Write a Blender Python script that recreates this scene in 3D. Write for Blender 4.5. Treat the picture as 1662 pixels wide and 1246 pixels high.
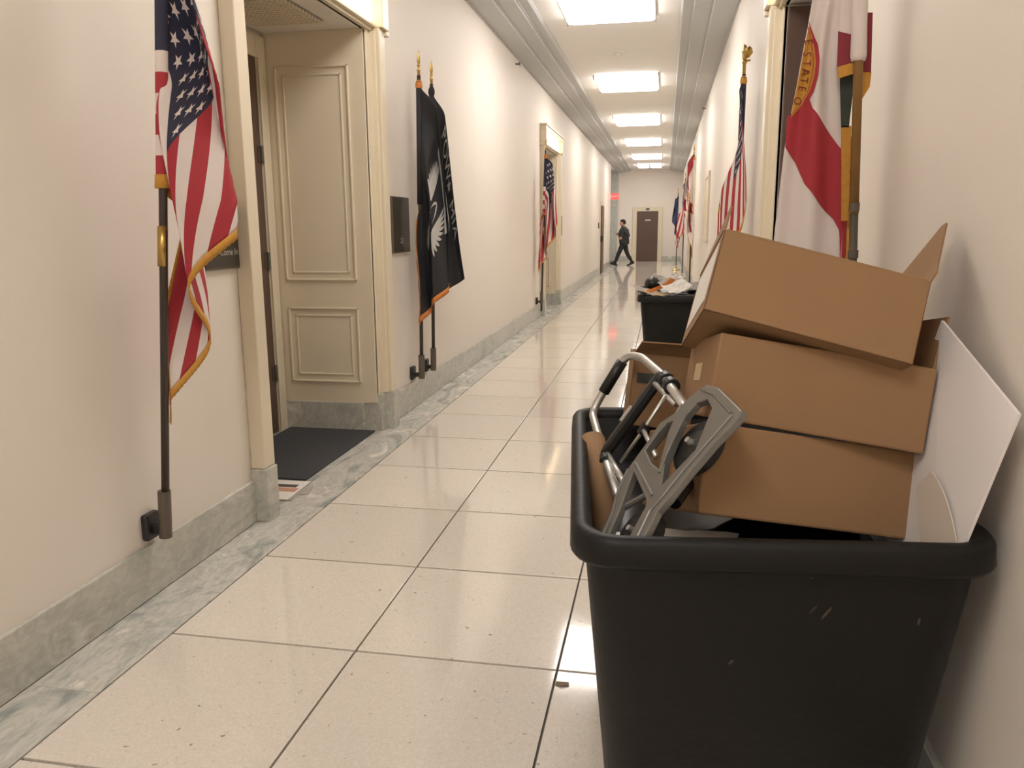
import bpy, bmesh, math, random
from mathutils import Vector, Matrix, Euler
random.seed(7)
PI = math.pi
S = bpy.context.scene
COL = S.collection
for o in list(bpy.data.objects):
    bpy.data.objects.remove(o)

# ------------------------------------------------------------------ camera
CAM = Vector((1.657, -1.6174, 1.3875))
yaw, pitch, roll = 0.18823754, -0.19463408, -0.00695226
fw = Vector((-math.sin(yaw)*math.cos(pitch), math.cos(yaw)*math.cos(pitch), math.sin(pitch)))
rt = Vector((math.cos(yaw), math.sin(yaw), 0))
up = rt.cross(fw)
rt2 = rt*math.cos(roll) + up*math.sin(roll)
up2 = -rt*math.sin(roll) + up*math.cos(roll)
cd = bpy.data.cameras.new('camera')
cam = bpy.data.objects.new('camera', cd)
COL.objects.link(cam)
cam.matrix_world = Matrix(((rt2.x, up2.x, -fw.x, CAM.x), (rt2.y, up2.y, -fw.y, CAM.y), (rt2.z, up2.z, -fw.z, CAM.z), (0, 0, 0, 1)))
cd.sensor_width = 36
cd.lens = 27.942
cd.clip_start = 0.02
S.camera = cam

# ------------------------------------------------------------------ world and exposure
w = bpy.data.worlds.new('world'); S.world = w
w.use_nodes = True
w.node_tree.nodes['Background'].inputs[0].default_value = (1, .93, .84, 1)
w.node_tree.nodes['Background'].inputs[1].default_value = 0.02
S.view_settings.view_transform = 'Standard'
S.view_settings.look = 'None'
S.view_settings.gamma = 1
S.view_settings.use_curve_mapping = False
S.view_settings.exposure = 0.48
LAMP = 9.0          # strength of the ceiling light lenses
TRANSOM = 2.4       # strength of the backlit transoms

# ------------------------------------------------------------------ materials
MATS = {}
def lin(c):
    return tuple(((x/255)/12.92 if x/255 <= .04045 else ((x/255+.055)/1.055)**2.4) for x in c) + (1,)
def mat(name, rgb, rough=.6, metal=0, var=.06, scale=8, bump=0, bscale=60, spec=.5, emit=0, coat=0, trans=0):
    if name in MATS: return MATS[name]
    m = bpy.data.materials.new(name); m.use_nodes = True
    nt = m.node_tree; b = nt.nodes['Principled BSDF']
    col = lin(rgb)
    tc = nt.nodes.new('ShaderNodeTexCoord')
    nz = nt.nodes.new('ShaderNodeTexNoise'); nz.inputs['Scale'].default_value = scale; nz.inputs['Detail'].default_value = 4
    nt.links.new(tc.outputs['Object'], nz.inputs['Vector'])
    mx = nt.nodes.new('ShaderNodeMix'); mx.data_type = 'RGBA'
    mx.inputs[6].default_value = tuple(x*(1-var) for x in col[:3])+(1,)
    mx.inputs[7].default_value = tuple(min(1, x*(1+var)) for x in col[:3])+(1,)
    nt.links.new(nz.outputs['Fac'], mx.inputs[0])
    nt.links.new(mx.outputs[2], b.inputs['Base Color'])
    b.inputs['Roughness'].default_value = rough
    b.inputs['Metallic'].default_value = metal
    b.inputs['Specular IOR Level'].default_value = spec
    if coat: b.inputs['Coat Weight'].default_value = coat; b.inputs['Coat Roughness'].default_value = .08
    if trans: b.inputs['Transmission Weight'].default_value = trans
    if emit:
        b.inputs['Emission Color'].default_value = col; b.inputs['Emission Strength'].default_value = emit
    if bump:
        n2 = nt.nodes.new('ShaderNodeTexNoise'); n2.inputs['Scale'].default_value = bscale; n2.inputs['Detail'].default_value = 3
        nt.links.new(tc.outputs['Object'], n2.inputs['Vector'])
        bp = nt.nodes.new('ShaderNodeBump'); bp.inputs['Strength'].default_value = bump; bp.inputs['Distance'].default_value = .01
        nt.links.new(n2.outputs['Fac'], bp.inputs['Height']); nt.links.new(bp.outputs['Normal'], b.inputs['Normal'])
    MATS[name] = m
    return m

def marble(name, base, vein, dark, sc=2.2, rough=.22):
    m = bpy.data.materials.new(name); m.use_nodes = True
    nt = m.node_tree; b = nt.nodes['Principled BSDF']; N = nt.nodes.new; L = nt.links.new
    tc = N('ShaderNodeTexCoord'); oi = N('ShaderNodeObjectInfo')
    ad = N('ShaderNodeVectorMath'); ad.operation = 'ADD'
    ml = N('ShaderNodeVectorMath'); ml.operation = 'SCALE'; ml.inputs[0].default_value = (13, 29, 7)
    L(oi.outputs['Random'], ml.inputs['Scale'])
    geo = N('ShaderNodeNewGeometry'); L(geo.outputs['Position'], ad.inputs[0]); L(ml.outputs[0], ad.inputs[1])
    mp = N('ShaderNodeMapping'); mp.inputs['Rotation'].default_value = (.5, .35, .6); mp.inputs['Scale'].default_value = (1.6, .7, 1.3)
    L(ad.outputs[0], mp.inputs['Vector'])
    n1 = N('ShaderNodeTexNoise'); n1.inputs['Scale'].default_value = sc; n1.inputs['Detail'].default_value = 9; n1.inputs['Distortion'].default_value = 1.6
    n1.inputs['Roughness'].default_value = .62
    L(mp.outputs[0], n1.inputs['Vector'])
    cr = N('ShaderNodeValToRGB')
    e = cr.color_ramp.elements
    e[0].position = .32; e[0].color = lin(dark); e[1].position = .68; e[1].color = lin(vein)
    k = e.new(.50); k.color = lin(base)
    k = e.new(.57); k.color = lin(tuple(x*.93 for x in base))
    L(n1.outputs['Fac'], cr.inputs[0])
    n2 = N('ShaderNodeTexNoise'); n2.inputs['Scale'].default_value = sc*6; n2.inputs['Detail'].default_value = 6; n2.inputs['Distortion'].default_value = 2.5
    L(mp.outputs[0], n2.inputs['Vector'])
    mx = N('ShaderNodeMix'); mx.data_type = 'RGBA'; mx.blend_type = 'OVERLAY'; mx.inputs[0].default_value = .35
    L(cr.outputs[0], mx.inputs[6]); L(n2.outputs['Fac'], mx.inputs[7])
    L(mx.outputs[2], b.inputs['Base Color'])
    b.inputs['Roughness'].default_value = rough
    MATS[name] = m
    return m

def terrazzo(name):
    m = bpy.data.materials.new(name); m.use_nodes = True
    nt = m.node_tree; b = nt.nodes['Principled BSDF']; N = nt.nodes.new; L = nt.links.new
    geo = N('ShaderNodeNewGeometry'); oi = N('ShaderNodeObjectInfo')
    v1 = N('ShaderNodeTexVoronoi'); v1.inputs['Scale'].default_value = 170
    L(geo.outputs['Position'], v1.inputs['Vector'])
    cr = N('ShaderNodeValToRGB'); e = cr.color_ramp.elements
    e[0].position = 0; e[0].color = lin((196, 185, 170)); e[1].position = .12; e[1].color = lin((218, 209, 196))
    k = e.new(.6); k.color = lin((223, 214, 201)); k = e.new(.97); k.color = lin((229, 221, 209))
    L(v1.outputs['Color'], cr.inputs[0])
    n1 = N('ShaderNodeTexNoise'); n1.inputs['Scale'].default_value = 34; n1.inputs['Detail'].default_value = 2
    L(geo.outputs['Position'], n1.inputs['Vector'])
    c2 = N('ShaderNodeValToRGB'); c2.color_ramp.elements[0].position = .70; c2.color_ramp.elements[0].color = (0, 0, 0, 1)
    c2.color_ramp.elements[1].position = .76; c2.color_ramp.elements[1].color = (1, 1, 1, 1)
    L(n1.outputs['Fac'], c2.inputs[0])
    mx = N('ShaderNodeMix'); mx.data_type = 'RGBA'; mx.inputs[7].default_value = lin((150, 132, 112))
    L(c2.outputs[0], mx.inputs[0]); L(cr.outputs[0], mx.inputs[6])
    hs = N('ShaderNodeHueSaturation'); mr = N('ShaderNodeMapRange'); mr.inputs[3].default_value = .95; mr.inputs[4].default_value = 1.03
    L(oi.outputs['Random'], mr.inputs[0]); L(mr.outputs[0], hs.inputs['Value']); L(mx.outputs[2], hs.inputs['Color'])
    L(hs.outputs[0], b.inputs['Base Color'])
    b.inputs['Roughness'].default_value = .16
    n3 = N('ShaderNodeTexNoise'); n3.inputs['Scale'].default_value = 5; L(geo.outputs['Position'], n3.inputs['Vector'])
    m3 = N('ShaderNodeMapRange'); m3.inputs[3].default_value = .03; m3.inputs[4].default_value = .12
    L(n3.outputs['Fac'], m3.inputs[0]); L(m3.outputs[0], b.inputs['Roughness'])
    n4 = N('ShaderNodeTexNoise'); n4.inputs['Scale'].default_value = 40; L(geo.outputs['Position'], n4.inputs['Vector'])
    bp = N('ShaderNodeBump'); bp.inputs['Strength'].default_value = .008; bp.inputs['Distance'].default_value = .01
    L(n4.outputs['Fac'], bp.inputs['Height']); L(bp.outputs[0], b.inputs['Normal'])
    MATS[name] = m
    return m

WALL = mat('cream_wall_paint', (234, 225, 214), .55, var=.015, scale=3, bump=.05, bscale=90)
CEIL = mat('ceiling_paint', (244, 241, 236), .7, var=.01)
GREYP = mat('grey_plaster_moulding', (190, 191, 190), .55, var=.02)
TRIM = mat('cream_gloss_trim', (226, 213, 188), .35, var=.02, bump=.03)
BASE = marble('grey_green_marble_base', (198, 196, 185), (222, 217, 208), (172, 173, 164), 2.0, .3)
STRIP = marble('grey_green_marble_border', (202, 199, 189), (238, 231, 220), (148, 153, 148), 2.4, .2)
TERR = terrazzo('polished_terrazzo')
GROUT = mat('dark_grout', (104, 98, 92), .8)
WOOD = mat('dark_brown_door', (94, 72, 62), .4, var=.12, scale=3)
BRASS = mat('brass', (196, 164, 96), .28, 1, var=.1)
GOLDF = mat('gold_fringe', (206, 150, 62), .8, var=.2, scale=60, bump=.3, bscale=200)
ORANGEF = mat('orange_gold_fringe', (212, 132, 66), .8, var=.2, scale=60, bump=.3, bscale=200)
BLACKM = mat('black_metal', (38, 34, 32), .45)
POLE = mat('dark_wood_pole', (62, 50, 42), .4, var=.15, scale=20)
DARKM = mat('dark_bronze', (104, 95, 84), .45, .4)
RED = mat('flag_red', (176, 52, 62), .75, var=.05, scale=20)
WHITEF = mat('flag_white', (232, 220, 214), .8, var=.03, scale=20)
NAVY = mat('flag_navy', (48, 50, 72), .75, var=.08, scale=20)
BLACKF = mat('flag_black', (42, 42, 46), .75, var=.1, scale=20)
BLUEF = mat('flag_blue', (52, 62, 100), .75, var=.08, scale=20)
GREYE = mat('emblem_grey', (196, 194, 190), .8)
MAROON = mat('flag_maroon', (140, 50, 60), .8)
BIN = mat('black_moulded_plastic', (20, 19, 18), .5, var=.15, scale=10, bump=.12, bscale=45, spec=.3)
KRAFT = mat('kraft_cardboard', (148, 114, 80), .85, var=.06, scale=6, bump=.04, bscale=30)
KRAFTD = mat('kraft_cardboard_edge', (130, 102, 74), .9, var=.1, scale=40)
FOAM = mat('white_foam_board', (232, 226, 222), .7, var=.02)
PAPER = mat('white_paper', (226, 220, 212), .8, var=.04)
GREYPAPER = mat('grey_paper', (168, 160, 150), .8, var=.08)
ALU = mat('brushed_aluminium', (206, 204, 198), .36, .75, var=.08, scale=40)
GREYM = mat('grey_cast_metal', (128, 126, 121), .36, .55, var=.1, scale=12)
BLACKP = mat('black_plastic', (28, 27, 27), .4)
RUBBER = mat('black_rubber', (26, 25, 25), .6)
MATM = mat('charcoal_door_mat', (66, 66, 68), .95, var=.2, scale=120, bump=.4, bscale=300)
PLAQ = mat('dark_bronze_plaque', (74, 68, 60), .35, .3, var=.1)
GRILLE = mat('grey_grille_paint', (150, 138, 120), .6)
LETTER = mat('pale_lettering', (200, 194, 182), .6)
LENS = mat('light_lens', (255, 250, 246), .4, emit=LAMP, var=.0)
GLOW = mat('backlit_transom_glass', (255, 232, 190), .3, emit=TRANSOM, var=.0)
REDSIGN = mat('red_lit_sign', (255, 60, 60), .4, emit=1.3, var=.0)
SKIN = mat('skin', (206, 160, 132), .6)
HAIR = mat('dark_hair', (44, 34, 30), .7)
JACKET = mat('dark_jacket', (52, 54, 56), .8, var=.15)
TROUS = mat('dark_trousers', (42, 40, 42), .8, var=.1)
SHOE = mat('black_shoes', (28, 25, 24), .45)
ORANGE = mat('orange_paper', (222, 134, 62), .7)

# ------------------------------------------------------------------ mesh helpers
class MB:
    def __init__(self): self.v = []; self.f = []; self.m = []
    def add(self, vs, fs, mi=0):
        n = len(self.v); self.v += [tuple(p) for p in vs]
        for f in fs: self.f.append(tuple(i+n for i in f)); self.m.append(mi)
        return self
    def box(self, x0, x1, y0, y1, z0, z1, mi=0):
        vs = [(x, y, z) for z in (z0, z1) for y in (y0, y1) for x in (x0, x1)]
        return self.add(vs, [(0, 2, 3, 1), (4, 5, 7, 6), (0, 1, 5, 4), (2, 6, 7, 3), (0, 4, 6, 2), (1, 3, 7, 5)], mi)
    def obox(self, c, ax, ay, az, mi=0):
        """box from a centre and three half axis vectors"""
        c = Vector(c); ax, ay, az = Vector(ax), Vector(ay), Vector(az)
        vs = [c+ax*i+ay*j+az*k for k in (-1, 1) for j in (-1, 1) for i in (-1, 1)]
        return self.add(vs, [(0, 2, 3, 1), (4, 5, 7, 6), (0, 1, 5, 4), (2, 6, 7, 3), (0, 4, 6, 2), (1, 3, 7, 5)], mi)
    def tube(self, pts, r, n=12, mi=0, cap=True):
        pts = [Vector(p) for p in pts]
        rs = r if isinstance(r, (list, tuple)) else [r]*len(pts)
        rings = []; ref = None
        for i, p in enumerate(pts):
            t = (pts[min(i+1, len(pts)-1)] - pts[max(i-1, 0)]).normalized()
            if ref is None:
                ref = Vector((0, 0, 1)) if abs(t.z) < .9 else Vector((1, 0, 0))
            a = (ref - t*ref.dot(t)).normalized(); b = t.cross(a); ref = a
            rings.append([p + (a*math.cos(2*PI*k/n) + b*math.sin(2*PI*k/n))*rs[i] for k in range(n)])
        vs = [q for rg in rings for q in rg]; fs = []
        for i in range(len(rings)-1):
            for k in range(n):
                fs.append((i*n+k, i*n+(k+1) % n, (i+1)*n+(k+1) % n, (i+1)*n+k))
        if cap:
            fs.append(tuple(reversed(range(n)))); fs.append(tuple((len(rings)-1)*n+k for k in range(n)))
        return self.add(vs, fs, mi)
    def loft(self, rings, mi=0, cap0=True, cap1=True):
        n = len(rings[0]); vs = [q for rg in rings for q in rg]; fs = []
        for i in range(len(rings)-1):
            for k in range(n):
                fs.append((i*n+k, i*n+(k+1) % n, (i+1)*n+(k+1) % n, (i+1)*n+k))
        if cap0: fs.append(tuple(reversed(range(n))))
        if cap1: fs.append(tuple((len(rings)-1)*n+k for k in range(n)))
        return self.add(vs, fs, mi)
    def build(self, name, mats, parent=None, bevel=0, smooth=False, solid=0, sub=0, loc=None):
        me = bpy.data.meshes.new(name); me.from_pydata(self.v, [], self.f)
        if not isinstance(mats, (list, tuple)): mats = [mats]
        for m in mats: me.materials.append(m)
        for p, mi in zip(me.polygons, self.m):
            p.material_index = mi; p.use_smooth = smooth
        me.update()
        bm = bmesh.new(); bm.from_mesh(me); bmesh.ops.recalc_face_normals(bm, faces=bm.faces[:]); bm.to_mesh(me); bm.free()
        o = bpy.data.objects.new(name, me); COL.objects.link(o)
        if loc is not None: o.location = loc
        if parent is not None: o.parent = parent
        if solid:
            s = o.modifiers.new('solidify', 'SOLIDIFY'); s.thickness = solid; s.offset = 0
        if bevel:
            b = o.modifiers.new('bevel', 'BEVEL'); b.width = bevel; b.segments = 2; b.limit_method = 'ANGLE'
        if sub:
            b = o.modifiers.new('subdivision', 'SUBSURF'); b.levels = sub; b.render_levels = sub
        return o

def tag(o, label=None, cat=None, group=None, kind=None):
    if label: o['label'] = label
    if cat: o['category'] = cat
    if group: o['group'] = group
    if kind: o['kind'] = kind
    return o
def empty(name, loc=(0, 0, 0), rz=0, rot=None):
    o = bpy.data.objects.new(name, None); COL.objects.link(o)
    o.location = loc
    o.rotation_euler = rot if rot else (0, 0, rz)
    o.empty_display_size = .1
    return o
def copy_tree(o, parent=None):
    c = o.copy(); COL.objects.link(c)
    if parent is not None: c.parent = parent
    for ch in [x for x in bpy.data.objects if x.parent == o]: copy_tree(ch, c)
    return c
def rrect(w, l, r, z, n=6, cx=0, cy=0):
    pts = []
    for sx, sy, a0 in ((1, 1, 0), (-1, 1, PI/2), (-1, -1, PI), (1, -1, 1.5*PI)):
        for k in range(n+1):
            a = a0 + PI/2*k/n
            pts.append(Vector((cx+sx*(w/2-r)+r*math.cos(a), cy+sy*(l/2-r)+r*math.sin(a), z)))
    return pts
def lathe(prof, c=(0, 0, 0), n=16):
    """rings for loft from (radius, z) pairs"""
    return [[Vector((c[0]+r*math.cos(2*PI*k/n), c[1]+r*math.sin(2*PI*k/n), c[2]+z)) for k in range(n)] for r, z in prof]

def text_geo(s, size=1, spacing=1):
    cu = bpy.data.curves.new('lettering', 'FONT'); cu.body = s; cu.size = size; cu.align_x = 'CENTER'; cu.align_y = 'CENTER'
    cu.space_character = spacing; cu.resolution_u = 3
    t = bpy.data.objects.new('lettering_tmp', cu); COL.objects.link(t)
    me = bpy.data.meshes.new_from_object(t.evaluated_get(bpy.context.evaluated_depsgraph_get()))
    vs = [v.co.copy() for v in me.vertices]; fs = [tuple(p.vertices) for p in me.polygons]
    bpy.data.objects.remove(t); bpy.data.curves.remove(cu); bpy.data.meshes.remove(me)
    return vs, fs

# ================================================================== SETTING
XL, XR, ZC = -0.26, 2.30, 3.50
Y0, YE = -7.0, 31.4
YX = 27.25           # where the cross corridor opens on the left
RD = 0.70           # depth of the door recesses

# floor: dark bed with terrazzo tiles and marble border slabs
fl = MB().box(XL-.75, XR+.75, Y0, YE, -.12, -.012).build('floor', GROUT)
fl.data.update()
tag(fl, 'polished cream terrazzo tile floor with grey green marble borders', 'floor', kind='structure')
T = .68; g = .0035
tile_me = None
row = 0
y = -10*T
def piece(name, x0, x1, y0, y1, m, parent, cache={}):
    key = (round(x1-x0, 3), round(y1-y0, 3), m.name)
    if key not in cache:
        mb = MB().box(-(x1-x0)/2, (x1-x0)/2, -(y1-y0)/2, (y1-y0)/2, -.012, 0)
        o = mb.build(name, m, parent, bevel=.0012); cache[key] = o
    else:
        o = cache[key].copy(); COL.objects.link(o); o.name = name
    o.location = ((x0+x1)/2, (y0+y1)/2, 0)
    o.parent = parent
    return o
j = -10
while j*T < YE:
    ya, yb = j*T, min((j+1)*T, YE)
    for i in range(3):
        piece('floor_tile', i*T+g, (i+1)*T-g, ya+g*1.5, yb-g*1.5, TERR, fl)
    j += 1
jo = [-6.3, -4.65, -3.0, -1.34, .31, 1.97, 3.62] + [3.62+1.65*k for k in range(1, 17)] + [YE]
for a, b in zip(jo[:-1], jo[1:]):
    piece('border_slab', XL+.02, -.003, a+.0008, b-.0008, STRIP, fl)
    piece('border_slab', 2.043, XR-.02, a+.0008, b-.0008, STRIP, fl)

# walls: thick masses pierced by the door recesses
D1 = (1.92, 3.50); D2 = (11.05, 12.75); R1 = (1.92, 3.50); R2 = (17.6, 19.3)
ZH = 2.63           # recess soffit
for (a, b), x0, x1 in ((D1, XL-RD, XL+.0195), (D2, XL-RD, XL+.0195), (R1, XR-.0195, XR+RD), (R2, XR-.0195, XR+RD)):
    piece('threshold_slab', x0, x1, a, b, STRIP, fl)
def wall(name, xa, xb, ya, yb, openings, label):
    mb = MB(); y = ya
    for a, b in openings:
        mb.box(xa, xb, y, a, 0, 4.0); mb.box(xa, xb, a, b, ZH, 4.0); y = b
    mb.box(xa, xb, y, yb, 0, 4.0)
    return tag(mb.build(name, WALL), label, 'wall', kind='structure')
wall('wall_left', XL-RD, XL, Y0, YX, (D1, D2), 'cream painted left corridor wall hung with flags and plaques')
wall('wall_right', XR, XR+RD, Y0, YE+.1, (R1, R2), 'cream painted right corridor wall behind the black bins')
tag(MB().box(-4, XR+RD, YE, YE+.3, 0, 4.0).build('wall_end', WALL), 'cream end wall around the far brown door', 'wall', kind='structure')
tag(MB().box(XL-RD, XR+RD, Y0-.3, Y0, 0, 4.0).build('wall_back', WALL), 'cream wall behind the viewer', 'wall', kind='structure')
mb = MB().box(-4, XL-RD, YX-.2, YX, 0, 4.0).box(-4.2, -4, YX-.2, YE+.3, 0, 4.0)
tag(mb.build('wall_cross_corridor', WALL), 'cream wall of the crossing corridor at far left', 'wall', kind='structure')
tag(MB().box(-4, XL-.75, YX-.0, YE, -.12, 0).build('floor_cross_corridor', TERR), 'terrazzo floor of the crossing corridor at far left', 'floor', kind='structure')
# back planes of the recesses
for nm, x0, x1, (a, b) in (('wall_recess_1', XL-RD-.1, XL-RD, D1), ('wall_recess_2', XL-RD-.1, XL-RD, D2), ('wall_recess_3', XR+RD, XR+RD+.1, R1), ('wall_recess_4', XR+RD, XR+RD+.1, R2)):
    where = {'wall_recess_1': 'near left doorway', 'wall_recess_2': 'far left doorway', 'wall_recess_3': 'near right doorway', 'wall_recess_4': 'far right doorway'}[nm]
    tag(MB().box(x0, x1, a-.1, b+.1, 0, ZH+.1).build(nm, WALL), 'cream back wall of the %s recess' % where, 'wall', kind='structure')

# ceiling with stepped plaster mouldings
tag(MB().box(-4, XR+RD, Y0, YE+.3, 3.60, 3.8).build('ceiling', CEIL), 'white corridor ceiling with a row of lights', 'ceiling', kind='structure')
CX = (XL+XR)/2
def moulding(name, sgn, label):
    # profile in (distance from wall, z)
    pr = [(0, 3.62), (0, ZC-.015), (.015, ZC-.015), (.015, ZC), (.235, ZC), (.24, ZC+.012), (.25, ZC+.012), (.25, ZC+.03), (.42, ZC+.03), (.425, ZC+.045), (.44, ZC+.045), (.44, ZC+.06), (.53, ZC+.06), (.55, ZC+.085), (.555, 3.62)]
    x = lambda d: (XL+d) if sgn < 0 else (XR-d)
    yb = YE
    mb = MB().loft([[Vector((x(d), yy, z)) for d, z in pr] for yy in (Y0, yb)])
    return tag(mb.build(name, GREYP), label, 'moulding', kind='structure')
moulding('trim_1', -1, 'grey stepped plaster moulding along the left ceiling edge')
moulding('trim_2', 1, 'grey stepped plaster moulding along the right ceiling edge')

# marble baseboards, slab by slab
def baseboard(name, x0, x1, spans, label):
    e = tag(empty(name), label, 'baseboard', kind='structure')
    for a, b in spans:
        n = max(1, round((b-a)/1.65)); s = (b-a)/n
        for k in range(n):
            MB().box(x0, x1, a+k*s+.0006, a+(k+1)*s-.0006, 0, .203).build('base_slab', BASE, e, bevel=.003)
    return e
baseboard('baseboard_left', XL, XL+.02, [(Y0, 1.74), (3.72, 10.85), (12.97, 22.45), (23.6, YX)], 'grey green marble baseboard along the left wall')
baseboard('baseboard_right', XR-.02, XR, [(Y0, 1.74), (3.72, 17.4), (19.5, YE)], 'grey green marble baseboard along the right wall')
e = tag(empty('baseboard_end'), 'grey green marble baseboard along the end wall', 'baseboard', kind='structure')
for a, b in ((XL, .36), (1.55, XR)):
    MB().box(a, b, YE-.02, YE, 0, .203).build('base_slab', BASE, e, bevel=.003)
# marble pilaster at the crossing
tag(MB().box(-.80, -.25, YE-.06, YE, 0, 3.52).box(-.82, -.22, YE-.09, YE, 0, .25).build('trim_3', marble('pale_marble_pilaster', (186, 190, 182), (206, 206, 198), (168, 172, 166), 1.5, .25), bevel=.005), 'grey marble pilaster beside the walking person', 'pilaster', kind='structure')

# ---------------------------------------------------------------- recessed doorways
def doorway(name, side, a, b, label, brown_reveal=False, transom=True):
    """side -1: left wall, +1: right wall.  a..b opening along y"""
    xw = XL if side < 0 else XR
    s = -side                       # direction from the wall into the corridor
    X = lambda d: xw + s*d          # d metres out from wall face (negative: into the recess)
    e = tag(empty(name, (0, 0, 0)), label, 'doorway', kind='structure')
    def bx(mb, d0, d1, y0, y1, z0, z1, mi=0):
        x0, x1 = sorted((X(d0), X(d1))); return mb.box(x0, x1, y0, y1, z0, z1, mi)
    for yy, dr in ((a, -1), (b, 1)):
        f = lambda u, v: tuple(sorted((yy+dr*u, yy+dr*v)))
        i0, i1 = f(0, .075); o0, o1 = f(.075, .175)
        c = MB(); bx(c, -.02, .012, i0, i1, .26, ZH); bx(c, 0, .075, o0, o1, .26, ZH+.02)
        q0, q1 = f(.060, .078); bx(c, 0, .05, q0, q1, .26, ZH)
        c.build('door_casing', TRIM, e, bevel=.006)
        p = MB(); i0, i1 = f(-.004, .075); o0, o1 = f(.075, .185); bx(p, -.1, .022, i0, i1, 0, .26); bx(p, 0, .085, o0, o1, 0, .26)
        p.build('marble_plinth', BASE, e, bevel=.004)
        # reveal panelling
        r0, r1 = f(-.018, 0)
        rv = MB(); bx(rv, -RD, -.005, r0, r1, .2, ZH)
        if not brown_reveal:
            rp = rv.build('reveal_board', TRIM, e, bevel=.002)
            for z0, z1 in ((.34, .86), (1.04, 2.42)):
                m_ = MB(); t0, t1 = f(-.032, -.016)
                d0, d1 = -.62, -.11
                for w0, tt in ((0, (-.030, -.016)), (.05, (-.024, -.016))):
                    t0, t1 = f(*tt)
                    bw = .014
                    bx(m_, d0+w0, d1-w0, t0, t1, z0+w0, z0+w0+bw); bx(m_, d0+w0, d1-w0, t0, t1, z1-w0-bw, z1-w0)
                    bx(m_, d0+w0, d0+w0+bw, t0, t1, z0+w0, z1-w0); bx(m_, d1-w0-bw, d1-w0, t0, t1, z0+w0, z1-w0)
                m_.build('panel_moulding', TRIM, e, bevel=.004)
        m0, m1 = f(-.03, 0)
        mb_ = MB(); bx(mb_, -RD, -.1, m0, m1, 0, .2); mb_.build('reveal_base', BASE, e, bevel=.003)
    # soffit grille
    gy0, gy1 = a+.22, b-.26
    gr = MB(); bx(gr, -.60, -.16, gy0, gy1, ZH-.012, ZH-.004)
    go = gr.build('soffit_grille', GRILLE, e)
    sl = MB(); n = 26
    for k in range(n):
        yy = gy0 + (gy1-gy0)*(k+.5)/n; bx(sl, -.60, -.16, yy-.009, yy+.009, ZH-.022, ZH-.012)
    for k in range(14):
        d = -.60+.44*(k+.5)/14; bx(sl, d-.006, d+.006, gy0, gy1, ZH-.020, ZH-.012)
    sl.build('grille_lattice', TRIM, go)
    # door frame and leaf at the back of the recess
    fr = MB(); fw_ = .12
    bx(fr, -RD, -RD+.03, a+.02, a+.02+fw_, .0, ZH-.03); bx(fr, -RD, -RD+.03, b-.03-fw_, b-.03, 0, ZH-.03); bx(fr, -RD, -RD+.03, a+.02+fw_, b-.03-fw_, ZH-.17, ZH-.03)
    bx(fr, -RD+.03, -RD+.045, b-.03-fw_, b-.03-fw_+.03, 0, ZH-.17); bx(fr, -RD+.03, -RD+.045, a+.02+fw_-.03, a+.02+fw_, 0, ZH-.17)
    fr.build('door_frame', TRIM, e, bevel=.005)
    lf = MB(); bx(lf, -RD, -RD+.02, a+.02+fw_, b-.03-fw_, .01, ZH-.17); leaf = lf.build('door_leaf', WOOD, e, bevel=.003)
    for z in (.42, 1.18, 1.86):
        h = MB(); hy = b-.03-fw_-.012
        h.tube([(X(-RD+.032), hy, z-.055), (X(-RD+.032), hy, z+.055)], .011, 10)
        bx(h, -RD+.018, -RD+.026, hy-.035, hy, z-.05, z+.05)
        h.build('hinge', DARKM, leaf)
    kb = MB().loft(lathe([(.004, 0), (.012, .0), (.012, .035), (.03, .045), (.032, .065), (.018, .08), (.002, .08)], n=14))
    k = kb.build('door_knob', BRASS, leaf, smooth=True); k.location = (X(-RD+.02), a+.02+fw_+.07, 1.0); k.rotation_euler = (0, s*PI/2, 0)
    # header mouldings and transom unit
    hd = MB(); bx(hd, -.02, .03, a-.07, b+.07, ZH, ZH+.02); bx(hd, -.0, .055, a-.07, b+.07, ZH+.02, ZH+.038); bx(hd, 0, .04, a-.07, b+.07, ZH+.038, ZH+.05)
    hd.build('header_moulding', TRIM, e, bevel=.005)
    tr = MB(); z0, z1 = ZH+.05, ZH+.22
    bx(tr, 0, .10, a-.20, a-.075, ZH+.02, z1); bx(tr, 0, .10, b+.075, b+.20, ZH+.02, z1); bx(tr, 0, .10, a-.20, b+.20, z1, z1+.06)
    bx(tr, 0, .115, a-.21, b+.21, z1+.06, z1+.09); bx(tr, .0, .095, a-.215, a-.17, ZH-.012, ZH+.02); bx(tr, 0, .095, b+.17, b+.215, ZH-.012, ZH+.02)
    t = tr.build('transom_frame', TRIM, e, bevel=.006)
    gl = MB(); bx(gl, -.02, .03, a-.075, b+.075, z0, z1); gl.build('transom_pane', GLOW, t)
    return e, X
d1, _ = doorway('door_1', -1, *D1, 'cream panelled door recess beside the near left flag')
d2, _ = doorway('door_2', -1, *D2, 'second cream door recess further along the left wall')
d3, XR1 = doorway('door_3', 1, *R1, 'cream framed door recess with brown door on the near right', brown_reveal=True)
d4, _ = doorway('door_4', 1, *R2, 'far doorway on the right wall behind white and red flag')
# open brown leaf lying against the far side of the right recess
lf = MB().box(XR+.015, XR+RD-.05, R1[1]-.05, R1[1]-.005, .02, ZH-.02).build('open_leaf', WOOD, d3, bevel=.003)
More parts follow.
